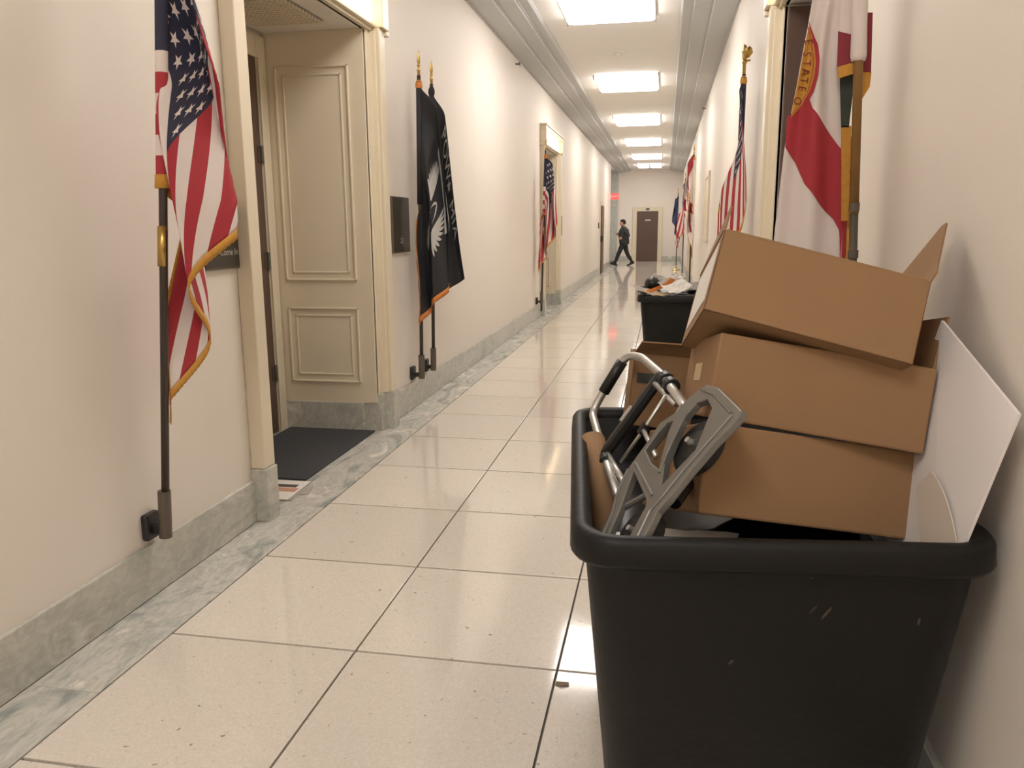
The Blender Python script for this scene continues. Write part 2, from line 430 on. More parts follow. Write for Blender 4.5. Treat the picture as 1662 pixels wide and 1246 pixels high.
# small far-left door
e = tag(empty('door_5'), 'small dark door edge far along the left wall', 'door', kind='structure')
MB().box(XL, XL+.03, 22.46, 22.58, 0, 2.12).box(XL, XL+.03, 23.48, 23.6, 0, 2.12).box(XL, XL+.03, 22.58, 23.48, 2.0, 2.12).build('door_frame', TRIM, e, bevel=.005)
lf = MB().box(XL, XL+.06, 22.6, 23.47, .01, 2.0).build('door_leaf', WOOD, e, bevel=.003)
MB().box(XL+.03, XL+.10, 22.52, 22.62, .95, 1.12).build('lock_box', BLACKM, lf, bevel=.004)
# end door
e = tag(empty('door_6'), 'dark brown door in a cream frame on the end wall', 'door', kind='structure')
fr = MB().box(.36, .53, YE-.05, YE, 0, 2.14).box(1.37, 1.54, YE-.05, YE, 0, 2.14).box(.53, 1.37, YE-.05, YE, 1.98, 2.14)
fr.build('door_frame', TRIM, e, bevel=.008)
lf = MB().box(.53, 1.37, YE-.035, YE, .01, 1.98).build('door_leaf', WOOD, e, bevel=.003)
MB().box(.86, 1.07, YE-.042, YE-.035, 1.60, 1.66).build('name_plate', LETTER, lf)
k = MB().tube([(1.30, YE-.035, .98), (1.30, YE-.09, .98)], .012, 10).tube([(1.30, YE-.09, .98), (1.20, YE-.09, .98)], .011, 10).build('lever_handle', DARKM, lf)
MB().box(.89, 1.02, YE-.10, YE-.05, 2.04, 2.09).build('door_closer', BLACKM, e, bevel=.006)

# framed access panel on the right wall
e = tag(empty('access_panel', (XR, 11.5, 1.7)), 'cream framed wall cabinet panel beyond the eagle topped flag', 'wall panel')
f = MB().box(-.03, 0, -.55, -.47, -.55, .5).box(-.03, 0, .47, .55, -.55, .5).box(-.03, 0, -.47, .47, .42, .5).box(-.03, 0, -.47, .47, -.55, -.47)
f.build('frame', TRIM, e, bevel=.005)
MB().box(-.014, 0, -.47, .47, -.47, .42).build('panel_door', TRIM, e, bevel=.003)

# ---------------------------------------------------------------- ceiling lights
LY = [-6.61, -2.08, 2.45, 6.98, 11.51, 16.04, 20.57, 25.1]  # second entry is an unseen light, added to lift the near end
def ceiling_light(x, y, w_, l_, label, group):
    e = tag(empty('ceiling_light', (x, y, 3.60)), label, 'ceiling light', group)
    zz = ((0, -.010), (0, -.045), (.010, -.06), (.04, -.068), (.12, -.07))
    rings = [rrect(w_-2*i, l_-2*i, .05, z, 4) for i, z in zz]
    MB().loft(rings).build('lens', LENS, e, smooth=False)
    MB().box(-w_/2+.03, w_/2-.03, -l_/2+.03, l_/2-.03, -.014, 0).build('housing', CEIL, e, bevel=.004)
    for sx in (-1, 1):
        rl = MB().box(sx*w_/2-.008+sx*.008, sx*w_/2+.008+sx*.008, -l_/2-.01, l_/2+.01, -.022, -.002)
        for sy in (-1, 1): rl.box(sx*w_/2-.006+sx*.008, sx*w_/2+.006+sx*.008, sy*l_/2-.02, sy*l_/2+.02, -.065, -.002)
        rl.build('side_rail', DARKM, e)
    return e
names = ['bright rectangular ceiling light far behind the viewer', 'unseen ceiling light added just behind the viewer to brighten the foreground', 'bright rectangular ceiling light overhead between the two near doorways',
         'largest bright ceiling light at the top of the view', 'ceiling light second from the top, beyond the smoke detector', 'ceiling light third from the top along the corridor',
         'ceiling light fourth from the top along the corridor', 'ceiling light fifth from the top, just before the paired lights']
for y_, n_ in zip(LY, names):
    ceiling_light(CX, y_, .93, 1.22, n_, 'corridor ceiling lights')
ceiling_light(CX-.22, 29.0, .40, 1.22, 'left one of the paired small ceiling lights at the far end', 'corridor ceiling lights')
ceiling_light(CX+.24, 29.0, .40, 1.22, 'right one of the paired small ceiling lights at the far end', 'corridor ceiling lights')
ceiling_light(-2.0, 29.6, .5, 1.22, 'ceiling light inside the crossing corridor at far left', 'corridor ceiling lights')

# smoke detectors and sprinklers
def detector(x, y, label):
    e = tag(empty('smoke_detector', (x, y, 3.60)), label, 'smoke detector', 'smoke detectors on the ceiling')
    MB().loft(lathe([(.11, 0), (.11, -.012), (.085, -.02)], n=24)).build('base_plate', CEIL, e, smooth=False)
    MB().loft(lathe([(.06, -.018), (.055, -.035), (.03, -.045), (.02, -.07), (.004, -.072)], n=20)).build('sensor_dome', CEIL, e, smooth=True)
detector(CX-.02, 9.35, 'white round smoke detector between the two nearest ceiling lights')
detector(CX-.25, 30.8, 'white round smoke detector near the end wall')
def sprinkler(side, y, z, label):
    xw = XL if side < 0 else XR; s = -side
    e = tag(empty('sprinkler_head', (xw, y, z)), label, 'sprinkler', 'wall sprinklers')
    MB().tube([(0, 0, 0), (s*.008, 0, 0)], .035, 16).build('escutcheon', CEIL, e)
    MB().tube([(0, 0, 0), (s*.06, 0, 0)], [.012, .008], 10).build('nozzle', DARKM, e)
    MB().box(min(s*.055, s*.065), max(s*.055, s*.065), -.02, .02, -.018, .022).build('deflector', DARKM, e)
sprinkler(-1, 8.8, 3.40, 'small dark sprinkler head high on the left wall')
sprinkler(1, 13.3, 3.40, 'small dark sprinkler head high on the right wall')
# red exit sign
e = tag(empty('exit_sign', (XL+.15, YX-.05, 2.42)), 'red lit exit sign hanging beside the marble pilaster', 'sign')
MB().box(-.13, .13, -.02, .02, -.1, .1).build('sign_box', REDSIGN, e, bevel=.005)
vs, fs = text_geo('EXIT', .12)
MB().add([(v.x, -.022, v.y) for v in vs], fs).build('lettering', mat('exit_letters', (255, 150, 140), .5, emit=1.0, var=0), e)
MB().box(-.15, -.13, -.012, .012, -.06, .06).build('wall_bracket', CEIL, e)
# camera-like dome on the end wall
# ================================================================== WALL PLAQUES
def plaque(y, z, w_, h_, label, lines=(), text=None, side=-1):
    xw = XL if side < 0 else XR
    e = tag(empty('wall_plaque', (xw, y, z)), label, 'plaque', 'dark wall plaques')
    MB().box(0, .018, -w_/2, w_/2, -h_/2, h_/2).build('backing', DARKM, e, bevel=.003)
    MB().box(.018, .021, -w_/2+.012, w_/2-.012, -h_/2+.012, h_/2-.012).build('face', PLAQ, e)
    for lz in lines:
        MB().box(.021, .023, -w_/2+.012, w_/2-.012, lz-.003, lz+.003).build('divider', DARKM, e)
    if text:
        for s_, size, ty, tz in text:
            vs, fs = text_geo(s_, size)
            MB().add([(.0225, v.x+ty, v.y+tz) for v in vs], fs).build('lettering', LETTER, e)
    return e
plaque(1.60, 1.36, .30, .29, 'dark plaque half hidden behind the near left flag', (), [('Come In', .042, .055, -.072)])
plaque(4.07, 1.41, .38, .40, 'dark rectangular plaque between door recess and black flags', (.125, -.055), [('221', .055, -.01, -.115)])
plaque(13.32, 1.41, .30, .36, 'dark plaque beyond the far left doorway', (.1,))
plaque(22.1, 1.42, .20, .16, 'small dark plate beside the far small door')

# ================================================================== FLAGS
def smooth(t): return t*t*(3-2*t)
def tri(x):
    x = x % 1.0
    t = 2*x if x < .5 else 2-2*x
    return smooth(t)
def interp(tab, d):
    if d <= tab[0][0]: return tab[0][1:]
    for (a, b) in zip(tab[:-1], tab[1:]):
        if d <= b[0]:
            k = (d-a[0])/(b[0]-a[0]); return tuple(p+(q-p)*k for p, q in zip(a[1:], b[1:]))
    return tab[-1][1:]
class Drape:
    """cloth hung by its hoist along a pole at a=0, b=0; a runs along the wall, b away from it"""
    def __init__(s, ztop, hoist, A0, A1, env, nf=3, ku=.6, ph=0, amp=.4, depth=.05, g0=1., g1=.1, db=.09, hp=1.1, boff=0):
        s.__dict__.update(locals())
    def __call__(s, u, v):
        uu = max(u, 0)
        vv = min(max(v, 0), 1)
        A = s.A0 + (s.A1-s.A0)*v
        z = s.ztop - s.hoist*v - A*uu**s.hp
        d = s.ztop - z
        l, r = interp(s.env, d)
        fphi = s.nf*v + s.ku*uu + s.ph
        G = s.g0 + (s.g1-s.g0)*v + s.amp*(tri(fphi)-.5)
        G = min(max(G, -.04), 1.04)
        k = smooth(min(1, uu/.16))
        a = (l + (r-l)*G)*k
        b = (s.depth*math.cos(2*PI*fphi) + s.db*(.5-v) + s.boff)*k + .012*math.sin(9*v+6*uu)*k
        return Vector((a, b, z))
    def normal(s, u, v):
        e = .004
        n = (s(u+e, v)-s(u-e, v)).cross(s(u, v+e)-s(u, v-e))
        return n.normalized() if n.length > 1e-9 else Vector((0, 1, 0))

def map_decal(dr, L, H, shapes, place):
    """shapes: list of (verts2d, faces) in metres; place: (u,v) of the origin; both cloth faces"""
    mb = MB()
    for vs, fs in shapes:
        for sg in (-1, 1):
            out = []
            for p in vs:
                u = place[0]+p[0]/L; v = place[1]-p[1]/H
                out.append(dr(u, v) + dr.normal(u, v)*.0045*sg)
            mb.add(out, fs)
    return mb
def star_shape(cx, cy, r):
    vs = [(cx, cy)]
    for k in range(10):
        a = PI/2 + k*PI/5; q = r if k % 2 == 0 else r*.4
        vs.append((cx+q*math.cos(a), cy+q*math.sin(a)))
    return vs, [(0, 1+k, 1+(k+1) % 10) for k in range(10)]
def strip_shape(pts, w_):
    """ribbon along a polyline, width w_ or per point"""
    ws = w_ if isinstance(w_, (list, tuple)) else [w_]*len(pts)
    vs = []; fs = []
    for i, p in enumerate(pts):
        a = pts[max(i-1, 0)]; b = pts[min(i+1, len(pts)-1)]
        dx, dy = b[0]-a[0], b[1]-a[1]; n = math.hypot(dx, dy) or 1
        nx, ny = -dy/n*ws[i]/2, dx/n*ws[i]/2
        vs += [(p[0]+nx, p[1]+ny), (p[0]-nx, p[1]-ny)]
        if i: fs.append((2*i-2, 2*i-1, 2*i+1, 2*i))
    return vs, fs

def place_frame(e_loc, side):
    return empty('flag_on_pole', e_loc)

def flag(loc, side, dr, L, H, design, label, group, fringe=GOLDF, pole_mat=POLE, pole_top=2.6, finial='spear', mount='wall', pole_z0=.24, ferrule=True, lean=.095, fr=.04, flip=1, turn=35):
    """loc: pole foot (x,y); side -1 left wall, +1 right wall; local a -> +y*flip, b -> away from the wall"""
    s = -side
    e = tag(empty('flag_on_pole', (loc[0], loc[1], 0)), label, 'flag', group)
    ct, st_ = math.cos(math.radians(turn)), math.sin(math.radians(turn))
    def W(p): return Vector((s*(p.y*ct + p.x*st_ + lean*max(0, p.z-.3)), flip*(p.x*ct - p.y*st_), p.z))
    def wrap(mb): mb.v = [tuple(W(Vector(p))) for p in mb.v]; return mb
    nu, nv = 60, 39
    mb = MB()
    off = Vector((0, 0, 0))
    pts = [dr(i/nu, j/nv) for j in range(nv+1) for i in range(nu+1)]
    fs = []; ms = []
    mats = [RED, WHITEF, NAVY]
    for j in range(nv):
        for i in range(nu):
            u, v = (i+.5)/nu, (j+.5)/nv
            if design == 'us':
                mi = 2 if (u < .4 and v < 7/13) else (0 if int(v*13) % 2 == 0 else 1)
            elif design in ('pow', 'eagle', 'blue'):
                mi = 0
            elif design == 'florida':
                mi = 1
            elif design == 'maroon':
                mi = 0
            a = j*(nu+1)+i
            fs.append((a, a+1, a+nu+2, a+nu+1)); ms.append(mi)
    if design == 'us': mats = [RED, WHITEF, NAVY]
    elif design == 'florida': mats = [RED, WHITEF]
    elif design == 'blue': mats = [BLUEF]
    elif design == 'maroon': mats = [MAROON]
    else: mats = [BLACKF]
    mb.v = [tuple(p) for p in pts]; mb.f = fs; mb.m = ms
    cloth = wrap(mb).build('cloth', mats, e, smooth=True, solid=.003)
    # decals
    if design == 'us':
        sh = []
        for r in range(9):
            n = 6 if r % 2 == 0 else 5
            for c in range(n):
                sh.append(star_shape(L*.4*(2*c+1+(r % 2))/12, -H*7/13*(r+1)/10, .027*H/.9))
        wrap(map_decal(dr, L, H, sh, (0, 0))).build('star_field', WHITEF, cloth)
    if design == 'florida':
        sh = []
        for q in (0, 1):
            a = (0.0, -H*.0) if q == 0 else (0.0, -H); b = (L, -H) if q == 0 else (L, 0.0)
            sh.append(strip_shape([(a[0]+(b[0]-a[0])*k/40, a[1]+(b[1]-a[1])*k/40) for k in range(41)], .17))
        wrap(map_decal(dr, L, H, sh, (0, 0))).build('red_saltire', RED, cloth)
        ring = lambda r0, r1, n=48: ([(r*math.cos(2*PI*k/n), r*math.sin(2*PI*k/n)) for k in range(n) for r in (r0, r1)], [(2*k, 2*k+1, (2*k+3) % (2*n), (2*k+2) % (2*n)) for k in range(n)])
        class D2(Drape):
            pass
        def lift(h):
            mbx = []
            return h
        def dec(shapes, nm, m, h):
            mbd = MB()
            for vs, fs in shapes:
                for sg in (-1, 1):
                    out = []
                    for p in vs:
                        u = .5+p[0]/L; v = .5-p[1]/H
                        out.append(dr(u, v)+dr.normal(u, v)*h*sg)
                    mbd.add(out, fs)
            wrap(mbd).build(nm, m, cloth)
        R_ = .225; mir = -1
        dec([ring(.12*R_/.225, R_), ([(0, 0)] + [(.12*math.cos(2*PI*k/30), .12*math.sin(2*PI*k/30)) for k in range(30)], [(0, 1+k, 1+(k+1) % 30) for k in range(30)])], 'seal_disc', GOLDF, .0065)
        dec([ring(R_, R_+.012), ring(R_-.078, R_-.07)], 'seal_rings', mat('seal_rim', (150, 66, 40), .7), .0075)
        sh = []
        word = 'GREAT SEAL OF THE STATE OF FLORIDA'
        for k, ch in enumerate(word):
            if ch == ' ': continue
            ang = PI*1.32 - 2*PI*k/(len(word)+3)
            vs, fs = text_geo(ch, .06)
            rr = R_-.036
            sh.append(([(mir*(rr*math.cos(ang)+v.x*math.sin(ang)+v.y*math.cos(ang)), rr*math.sin(ang)-v.x*math.cos(ang)+v.y*math.sin(ang)) for v in vs], fs))
        dec(sh, 'seal_lettering', mat('seal_letters', (140, 60, 50), .7), .0085)
        # sleeve around the pole
    if design == 'pow':
        sh = []
        n = 44
        sh.append(([(r*math.cos(2*PI*k/n)-.02, r*math.sin(2*PI*k/n)-.02) for k in range(n) for r in (.20, .255)], [(2*k, 2*k+1, (2*k+3) % (2*n), (2*k+2) % (2*n)) for k in range(n)]))
        vs, fs = text_geo('POW   MIA', .155, 1.05)
        sh.append(([(v.x-.02, v.y+.335) for v in vs], fs)); sh.append(star_shape(-.005, .335, .05))
        # profile of a bowed head
        hd = [(-.03, .14), (.03, .15), (.075, .11), (.085, .05), (.11, .02), (.085, .0), (.09, -.04), (.05, -.06), (.05, -.11), (.10, -.15), (-.12, -.15), (-.07, -.1), (-.085, 0), (-.075, .09)]
        sh.append((hd, [tuple(range(len(hd)))]))
        wrap(map_decal(dr, L, H, sh, (.5, .5))).build('emblem', GREYE, cloth)
    if design == 'eagle':
        sh = []
        for q, (ax, ay, a0) in enumerate(((-.12, .02, 2.4), (.12, .02, .7), (0, -.05, -1.57))):
            for k in range(9):
                a = a0 + (k-4)*.17
                ln = .26 if q < 2 else .2
                pts_ = [(ax+t*ln*math.cos(a+.25*t), ay+t*ln*math.sin(a+.25*t)) for t in (0.05, .3, .6, .85, 1)]
                sh.append(strip_shape(pts_, [.008, .026, .03, .022, .004]))
        sh.append(([(.07*math.cos(2*PI*k/18), .12*math.sin(2*PI*k/18)+.03) for k in range(18)], [tuple(range(18))]))
        sh.append(strip_shape([(-.3, .30), (-.12, .33), (.1, .32), (.3, .28)], [.05, .07, .06, .05]))
        wrap(map_decal(dr, L, H, sh, (.5, .5))).build('emblem', GREYE, cloth)
    # fringe round the three free edges
    if fringe:
        fm = MB()
        def edge(fn, n):
            base = len(fm.v)
            for k in range(n+1):
                p, q = fn(k/n); fm.v += [tuple(p), tuple(p+(q-p)*.55), tuple(q + Vector((0, 0, -.004*(k % 2))))]
            for k in range(n):
                for c in range(2):
                    fm.f.append((base+3*k+c, base+3*k+c+1, base+3*k+3+c+1, base+3*k+3+c)); fm.m.append(0)
        def ex(p, q):
            d = (q-p); d = d.normalized() if d.length > 1e-6 else Vector((0, 0, -1))
            return p, p + (d*.75+Vector((0, 0, -.35)))*fr
        edge(lambda t: ex(dr(1, t), dr(1.04, t)), 120)
        edge(lambda t: ex(dr(t*.99+.005, 1), dr(t*.99+.005, 1.04)), 60)
        z0_ = dr.ztop-dr.hoist-.01
        if design != 'eagle': fm.tube([(0, 0, z0_-fr), (0, 0, z0_+.004)], [.024, .0225], 12)
        wrap(fm).build('fringe', fringe, cloth, smooth=True, solid=.004)
    # heading sleeve along the pole
    z1 = dr.ztop+.01; z0_ = dr.ztop-dr.hoist-.01
    sl = MB().tube([(0, 0, z0_), (0, 0, (z0_+z1)/2), (0, 0, z1)], .021, 12)
    if design == 'us':
        sl = MB()
        for k in range(13):
            za = z1-(z1-z0_)*k/13; zb = z1-(z1-z0_)*(k+1)/13
            sl.tube([(0, 0, zb), (0, 0, za)], .021, 12, mi=2 if k < 7 else (0 if k % 2 == 0 else 1), cap=False)
        wrap(sl).build('heading_sleeve', [RED, WHITEF, NAVY], cloth, smooth=True)
    else:
        wrap(sl).build('heading_sleeve', WHITEF if design == 'florida' else (BLUEF if design == 'blue' else BLACKF), cloth, smooth=True)
    # pole, ferrules, finial
    wrap(MB().tube([(0, 0, pole_z0), (0, 0, pole_top)], .0145, 14)).build('pole', pole_mat, e, smooth=True)
    if ferrule:
        wrap(MB().tube([(0, 0, 1.26), (0, 0, 1.40)], .0175, 14)).build('brass_ferrule', BRASS, e, smooth=True)
    fz = pole_top
    if finial == 'spear':
        f = MB().loft([[Vector((r*math.cos(2*PI*k/12), r*math.sin(2*PI*k/12), fz+z)) for k in range(12)] for r, z in ((.018, -.02), (.018, .05), (.026, .06), (.014, .075), (.014, .10), (.024, .112), (.012, .125))])
        sp = [(.010, .12), (.026, .155), (.022, .20), (.008, .25), (.001, .285)]
        f.loft([[Vector((r*math.cos(2*PI*k/8), r*.45*math.sin(2*PI*k/8), fz+z)) for k in range(8)] for r, z in sp])
        f.v = [(x*.62, y*.62, fz+(z-fz)*.62) for x, y, z in f.v]
        wrap(f).build('spear_finial', BRASS, e, smooth=True)
    elif finial == 'eagle':
        f = MB().loft([[Vector((r*math.cos(2*PI*k/12), r*math.sin(2*PI*k/12), fz+z)) for k in range(12)] for r, z in ((.017, -.03), (.017, .12), (.026, .135), (.026, .15), (.012, .16))])
        # perched body, wings raised, head forward
        f.loft([[Vector((c+r*.8*math.cos(2*PI*k/10), r*math.sin(2*PI*k/10), fz+z)) for k in range(10)] for r, z, c in ((.010, .15, 0), (.024, .17, 0), (.030, .20, .002), (.022, .235, .008), (.016, .255, .016), (.012, .268, .028), (.002, .268, .045))])
        for sg in (-1, 1):
            w3 = [(-.005, sg*.02, .185), (-.035, sg*.03, .20), (-.06, sg*.05, .25), (-.045, sg*.06, .31), (-.015, sg*.055, .335), (.0, sg*.035, .27)]
            n0 = len(f.v); f.v += [(x, y, fz+z) for x, y, z in w3] + [(x, y+sg*.008, fz+z) for x, y, z in w3]
            f.f += [tuple(n0+i for i in range(6)), tuple(n0+6+i for i in reversed(range(6)))] + [(n0+i, n0+(i+1) % 6, n0+6+(i+1) % 6, n0+6+i) for i in range(6)]; f.m += [0]*8
        f.box(-.06, -.02, -.012, .012, fz+.145, fz+.165)
        f.v = [(x*.72, y*.72, fz+(z-fz)*.62) for x, y, z in f.v]
        wrap(f).build('eagle_finial', BRASS, e, smooth=True)
    # knot of cloth at the top of the pole
    kn = MB().loft([[Vector((r*math.cos(2*PI*k/10), r*math.sin(2*PI*k/10), dr.ztop+z)) for k in range(10)] for r, z in ((.016, -.05), (.026, -.025), (.024, .0), (.015, .02))])
    wrap(kn).build('top_cord', fringe or BLACKF, e, smooth=True)
    # mount
    if mount == 'wall':
        dist = abs(loc[0] - (XL if side < 0 else XR))
        W2 = lambda p: (s*p[1], p[0], p[2])
        m = MB(); m.tube([(0, 0, .235), (s*lean*.12, 0, .42)], .024, 14); m.build('socket', DARKM, e, smooth=False)
        b0 = MB().box(min(s*-dist, s*(-dist+.03)), max(s*-dist, s*(-dist+.03)), -.04, .04, .225, .33); b0.build('wall_bracket', BLACKM, e, bevel=.01)
        MB().box(min(-s*dist, 0), max(-s*dist, 0), -.014, .014, .25, .28).build('bracket_arm', BLACKM, e)
    elif mount == 'stand':
        st = MB().loft(lathe([(.14, 0), (.14, .015), (.09, .035), (.04, .05), (.026, .08), (.022, .16), (.016, .16)], n=24)); st.build('stand_base', BRASS, e, smooth=True)
    return e

# near-left United States flag
dA = Drape(2.44, .86, .96, .86, [(0, 0, .02), (.25, -.03, .10), (.55, -.03, .18), (.95, -.01, .26), (1.3, .02, .25), (1.75, .03, .22)], nf=1.5, ku=.55, ph=-.05, amp=.9, depth=.05, g0=.95, g1=.10)
flag((XL+.075, .955), -1, dA, 1.4, .86, 'us', 'stars and stripes flag on a dark pole in the left foreground', 'stars and stripes flags', pole_top=2.7)
# dark pair
dB = Drape(2.42, .85, 1.45, .86, [(0, 0, .02), (.3, -.05, .10), (1.0, -.06, .20), (1.75, -.06, .20)], nf=1.6, ku=.3, ph=.1, amp=.5, depth=.04, g0=.9, g1=.05, boff=.075)
flag((XL+.085, 4.24), -1, dB, 1.4, .85, 'eagle', 'dark flag with grey feathered emblem and orange fringe by the plaque', 'dark flags by the left wall', fringe=ORANGEF, pole_top=2.47, ferrule=False, lean=.02)
dC = Drape(2.43, .80, 1.46, .80, [(0, 0, .03), (.5, -.02, .12), (1.0, -.01, .22), (1.5, .03, .31)], nf=1.1, ku=.15, ph=.1, amp=.3, depth=.05, g0=1., g1=.15)
flag((XL+.075, 4.60), -1, dC, 1.35, .8, 'pow', 'black flag with pale ring and lettering beside the left wall', 'dark flags by the left wall', fringe=None, pole_top=2.47, ferrule=False, lean=.02)
# far-left United States flag
dD = Drape(2.42, .82, .96, .86, [(0, 0, .02), (.3, -.04, .09), (1.0, -.12, .20), (1.75, -.14, .28)], nf=2.5, ku=.5, ph=.3, amp=.5, depth=.05, g0=.95, g1=.0, boff=.08)
flag((XL+.085, 10.45), -1, dD, 1.4, .82, 'us', 'stars and stripes flag hanging in front of the far left doorway', 'stars and stripes flags', fringe=ORANGEF, pole_top=2.5, pole_z0=.12, lean=.03, fr=.03)
# right side: Florida flag in front of a maroon one
def florida_near():
    e = tag(empty('flag_on_pole', (2.26, .98, 0)), 'white flag with red diagonal cross and round seal above the boxes', 'flag', 'flags by the right wall')
    O_ = Vector((2.26, .98, 0))
    def loc(mb): mb.v = [tuple(Vector(p)-O_) for p in mb.v]; return mb
    LE = [(2.10, 2.36), (2.072, 2.053), (2.064, 1.984), (2.027, 1.717), (2.014, 1.625), (1.999, 1.37), (1.991, 1.223), (1.996, .86)]
    RE = [(2.155, 2.36), (2.167, 2.05), (2.160, 1.962), (2.159, 1.856), (2.177, 1.749), (2.197, 1.621), (2.212, 1.454), (2.22, 1.282), (2.235, .86)]
    def at(tab, z):
        tb = sorted((q, p) for p, q in tab)
        return interp(tb, z)[0]
    def front_y(x, z):
        l, r = at(LE, z), at(RE, z); q = (x-l)/(r-l)
        am = .022*min(1, max(0, (2.36-z)/.5))
        return 1.075 - am*math.sin(PI*min(1, max(0, q)))*1.2 - am*.55*math.sin(2*PI*2.1*q+.5+.8*z)
    rings = []
    nz, ns = 44, 22
    for k in range(nz+1):
        z = 2.36 - 1.5*k/nz
        l, r = at(LE, z), at(RE, z); rg = []
        for i in range(ns+1):
            x = l+(r-l)*i/ns; rg.append(Vector((x, front_y(x, z), z + (.06*math.sin(3*i/ns+.6) if k == nz else 0))))
        for i in range(1, ns):
            q = 1-i/ns; x = l+(r-l)*q
            rg.append(Vector((x, 1.09+.07*math.sin(PI*q)+.02*math.sin(2*PI*2*q), z + (.06*math.sin(3*q+.6) if k == nz else 0))))
        rings.append(rg)
    cloth = loc(MB().loft(rings, cap0=True, cap1=True)).build('cloth', WHITEF, e, smooth=True)
    def decal(polys, nm, m, h):
        mb = MB()
        for vs, fs in polys: mb.add([(x, front_y(x, z)-h, z) for x, z in vs], fs)
        return loc(mb).build(nm, m, cloth)
    def rib(top, bot, n=40, m=8):
        """patch between two polylines of (x,z), divided so that it follows the folds"""
        def samp(pl, t):
            L_ = [0]
            for a, b in zip(pl[:-1], pl[1:]): L_.append(L_[-1]+math.hypot(b[0]-a[0], b[1]-a[1]))
            d = t*L_[-1]
            for i in range(len(pl)-1):
                if d <= L_[i+1] or i == len(pl)-2:
                    k = (d-L_[i])/(L_[i+1]-L_[i]); return (pl[i][0]+(pl[i+1][0]-pl[i][0])*k, pl[i][1]+(pl[i+1][1]-pl[i][1])*k)
        vs = []; fs = []
        for i in range(n+1):
            p, q = samp(top, i/n), samp(bot, i/n)
            for j in range(m+1): vs.append((p[0]+(q[0]-p[0])*j/m, p[1]+(q[1]-p[1])*j/m))
        for i in range(n):
            for j in range(m): a = i*(m+1)+j; fs.append((a, a+1, a+m+2, a+m+1))
        return vs, fs
    UP = [(2.016, 1.715), (2.051, 1.743), (2.075, 1.772), (2.086, 1.737), (2.135, 1.677), (2.171, 1.625), (2.199, 1.598)]
    LO = [(2.016, 1.625), (2.050, 1.578), (2.078, 1.512), (2.132, 1.445), (2.171, 1.407), (2.192, 1.369), (2.200, 1.263)]
    decal([rib(UP, LO), rib([(2.199, 1.598), (2.207, 1.5), (2.216, 1.3)], [(2.199, 1.40), (2.203, 1.30), (2.204, 1.20)], 12, 4)], 'red_saltire', RED, .003)
    SO = [(2.063, 1.991), (2.080, 1.955), (2.091, 1.92), (2.097, 1.875), (2.096, 1.83), (2.087, 1.784), (2.064, 1.738), (2.026, 1.702)]
    SR = [(2.067, 1.974), (2.077, 1.945), (2.084, 1.91), (2.088, 1.87), (2.086, 1.83), (2.079, 1.792), (2.058, 1.749), (2.028, 1.713)]
    SL = [(2.066, 1.972), (2.060, 1.945), (2.055, 1.91), (2.049, 1.87), (2.044, 1.83), (2.038, 1.79), (2.031, 1.745), (2.0285, 1.714)]
    decal([rib(SO, SR, 40, 2)], 'seal_border', RED, .0035)
    decal([rib(SR, SL)], 'seal_disc', GOLDF, .0036)
    decal([rib([(x-.004, z) for x, z in SR], [(x-.0065, z-.001) for x, z in SR], 40, 1)], 'seal_ring', mat('seal_rim', (170, 80, 50), .7), .0043)
    sh_ = []
    for ch, (x, z), rot in (('E', (2.066, 1.931), -78), ('S', (2.063, 1.896), -84), ('T', (2.064, 1.870), -88), ('A', (2.062, 1.845), -92), ('T', (2.059, 1.821), -97), ('E', (2.055, 1.797), -102), ('O', (2.044, 1.762), -115)):
        vs, fs = text_geo(ch, .030); c_, n_ = math.cos(math.radians(rot)), math.sin(math.radians(rot))
        sh_.append(([(x+v.x*c_-v.y*n_*1.15, z+v.x*n_+v.y*c_) for v in vs], fs))
    for q in sh_:
        decal([q], 'seal_letter', mat('seal_letters', (140, 60, 50), .7), .0048)
    # gold fringe down the free edge and along the hem
    fm = MB()
    for k in range(31):
        z = 1.66-.8*k/30; x = at(RE, z)
        fm.v += [(x-.002, 1.062, z), (x+.022, 1.055+.006*(k % 2), z-.012)]
        if k: n0 = len(fm.v); fm.f.append((n0-4, n0-3, n0-1, n0-2)); fm.m.append(0)
    loc(fm).build('fringe', GOLDF, cloth, solid=.006)
    # lower hoist corner of the cross beside the sleeve, with its fringe
    def patch(nm, q, y, m, th=.006):
        mb = MB().add([(x, y, z) for x, z in q], [tuple(range(len(q)))]); return loc(mb).build(nm, m, cloth, solid=th)
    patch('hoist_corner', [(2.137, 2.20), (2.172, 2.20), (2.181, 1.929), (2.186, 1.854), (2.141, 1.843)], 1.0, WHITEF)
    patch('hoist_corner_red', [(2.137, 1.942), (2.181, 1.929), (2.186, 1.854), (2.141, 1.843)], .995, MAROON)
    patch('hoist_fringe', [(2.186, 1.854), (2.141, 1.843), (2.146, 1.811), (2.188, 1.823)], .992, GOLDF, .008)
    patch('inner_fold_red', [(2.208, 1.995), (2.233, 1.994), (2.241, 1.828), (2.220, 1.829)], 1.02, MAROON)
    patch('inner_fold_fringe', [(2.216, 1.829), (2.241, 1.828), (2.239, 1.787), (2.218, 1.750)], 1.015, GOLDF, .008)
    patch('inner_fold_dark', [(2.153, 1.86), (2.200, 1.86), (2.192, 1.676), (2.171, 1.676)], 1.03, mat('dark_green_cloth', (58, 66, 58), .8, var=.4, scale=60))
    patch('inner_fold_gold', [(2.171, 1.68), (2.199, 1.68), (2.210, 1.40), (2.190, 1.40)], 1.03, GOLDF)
    px = lambda z: 2.188 + (2.02-z)*.045
    oak = mat('oak_pole', (150, 112, 62), .4, var=.15, scale=20)
    loc(MB().tube([(px(1.42), .98, 1.42), (px(2.9), .98, 2.9)], .0135, 14)).build('pole', oak, e, smooth=True)
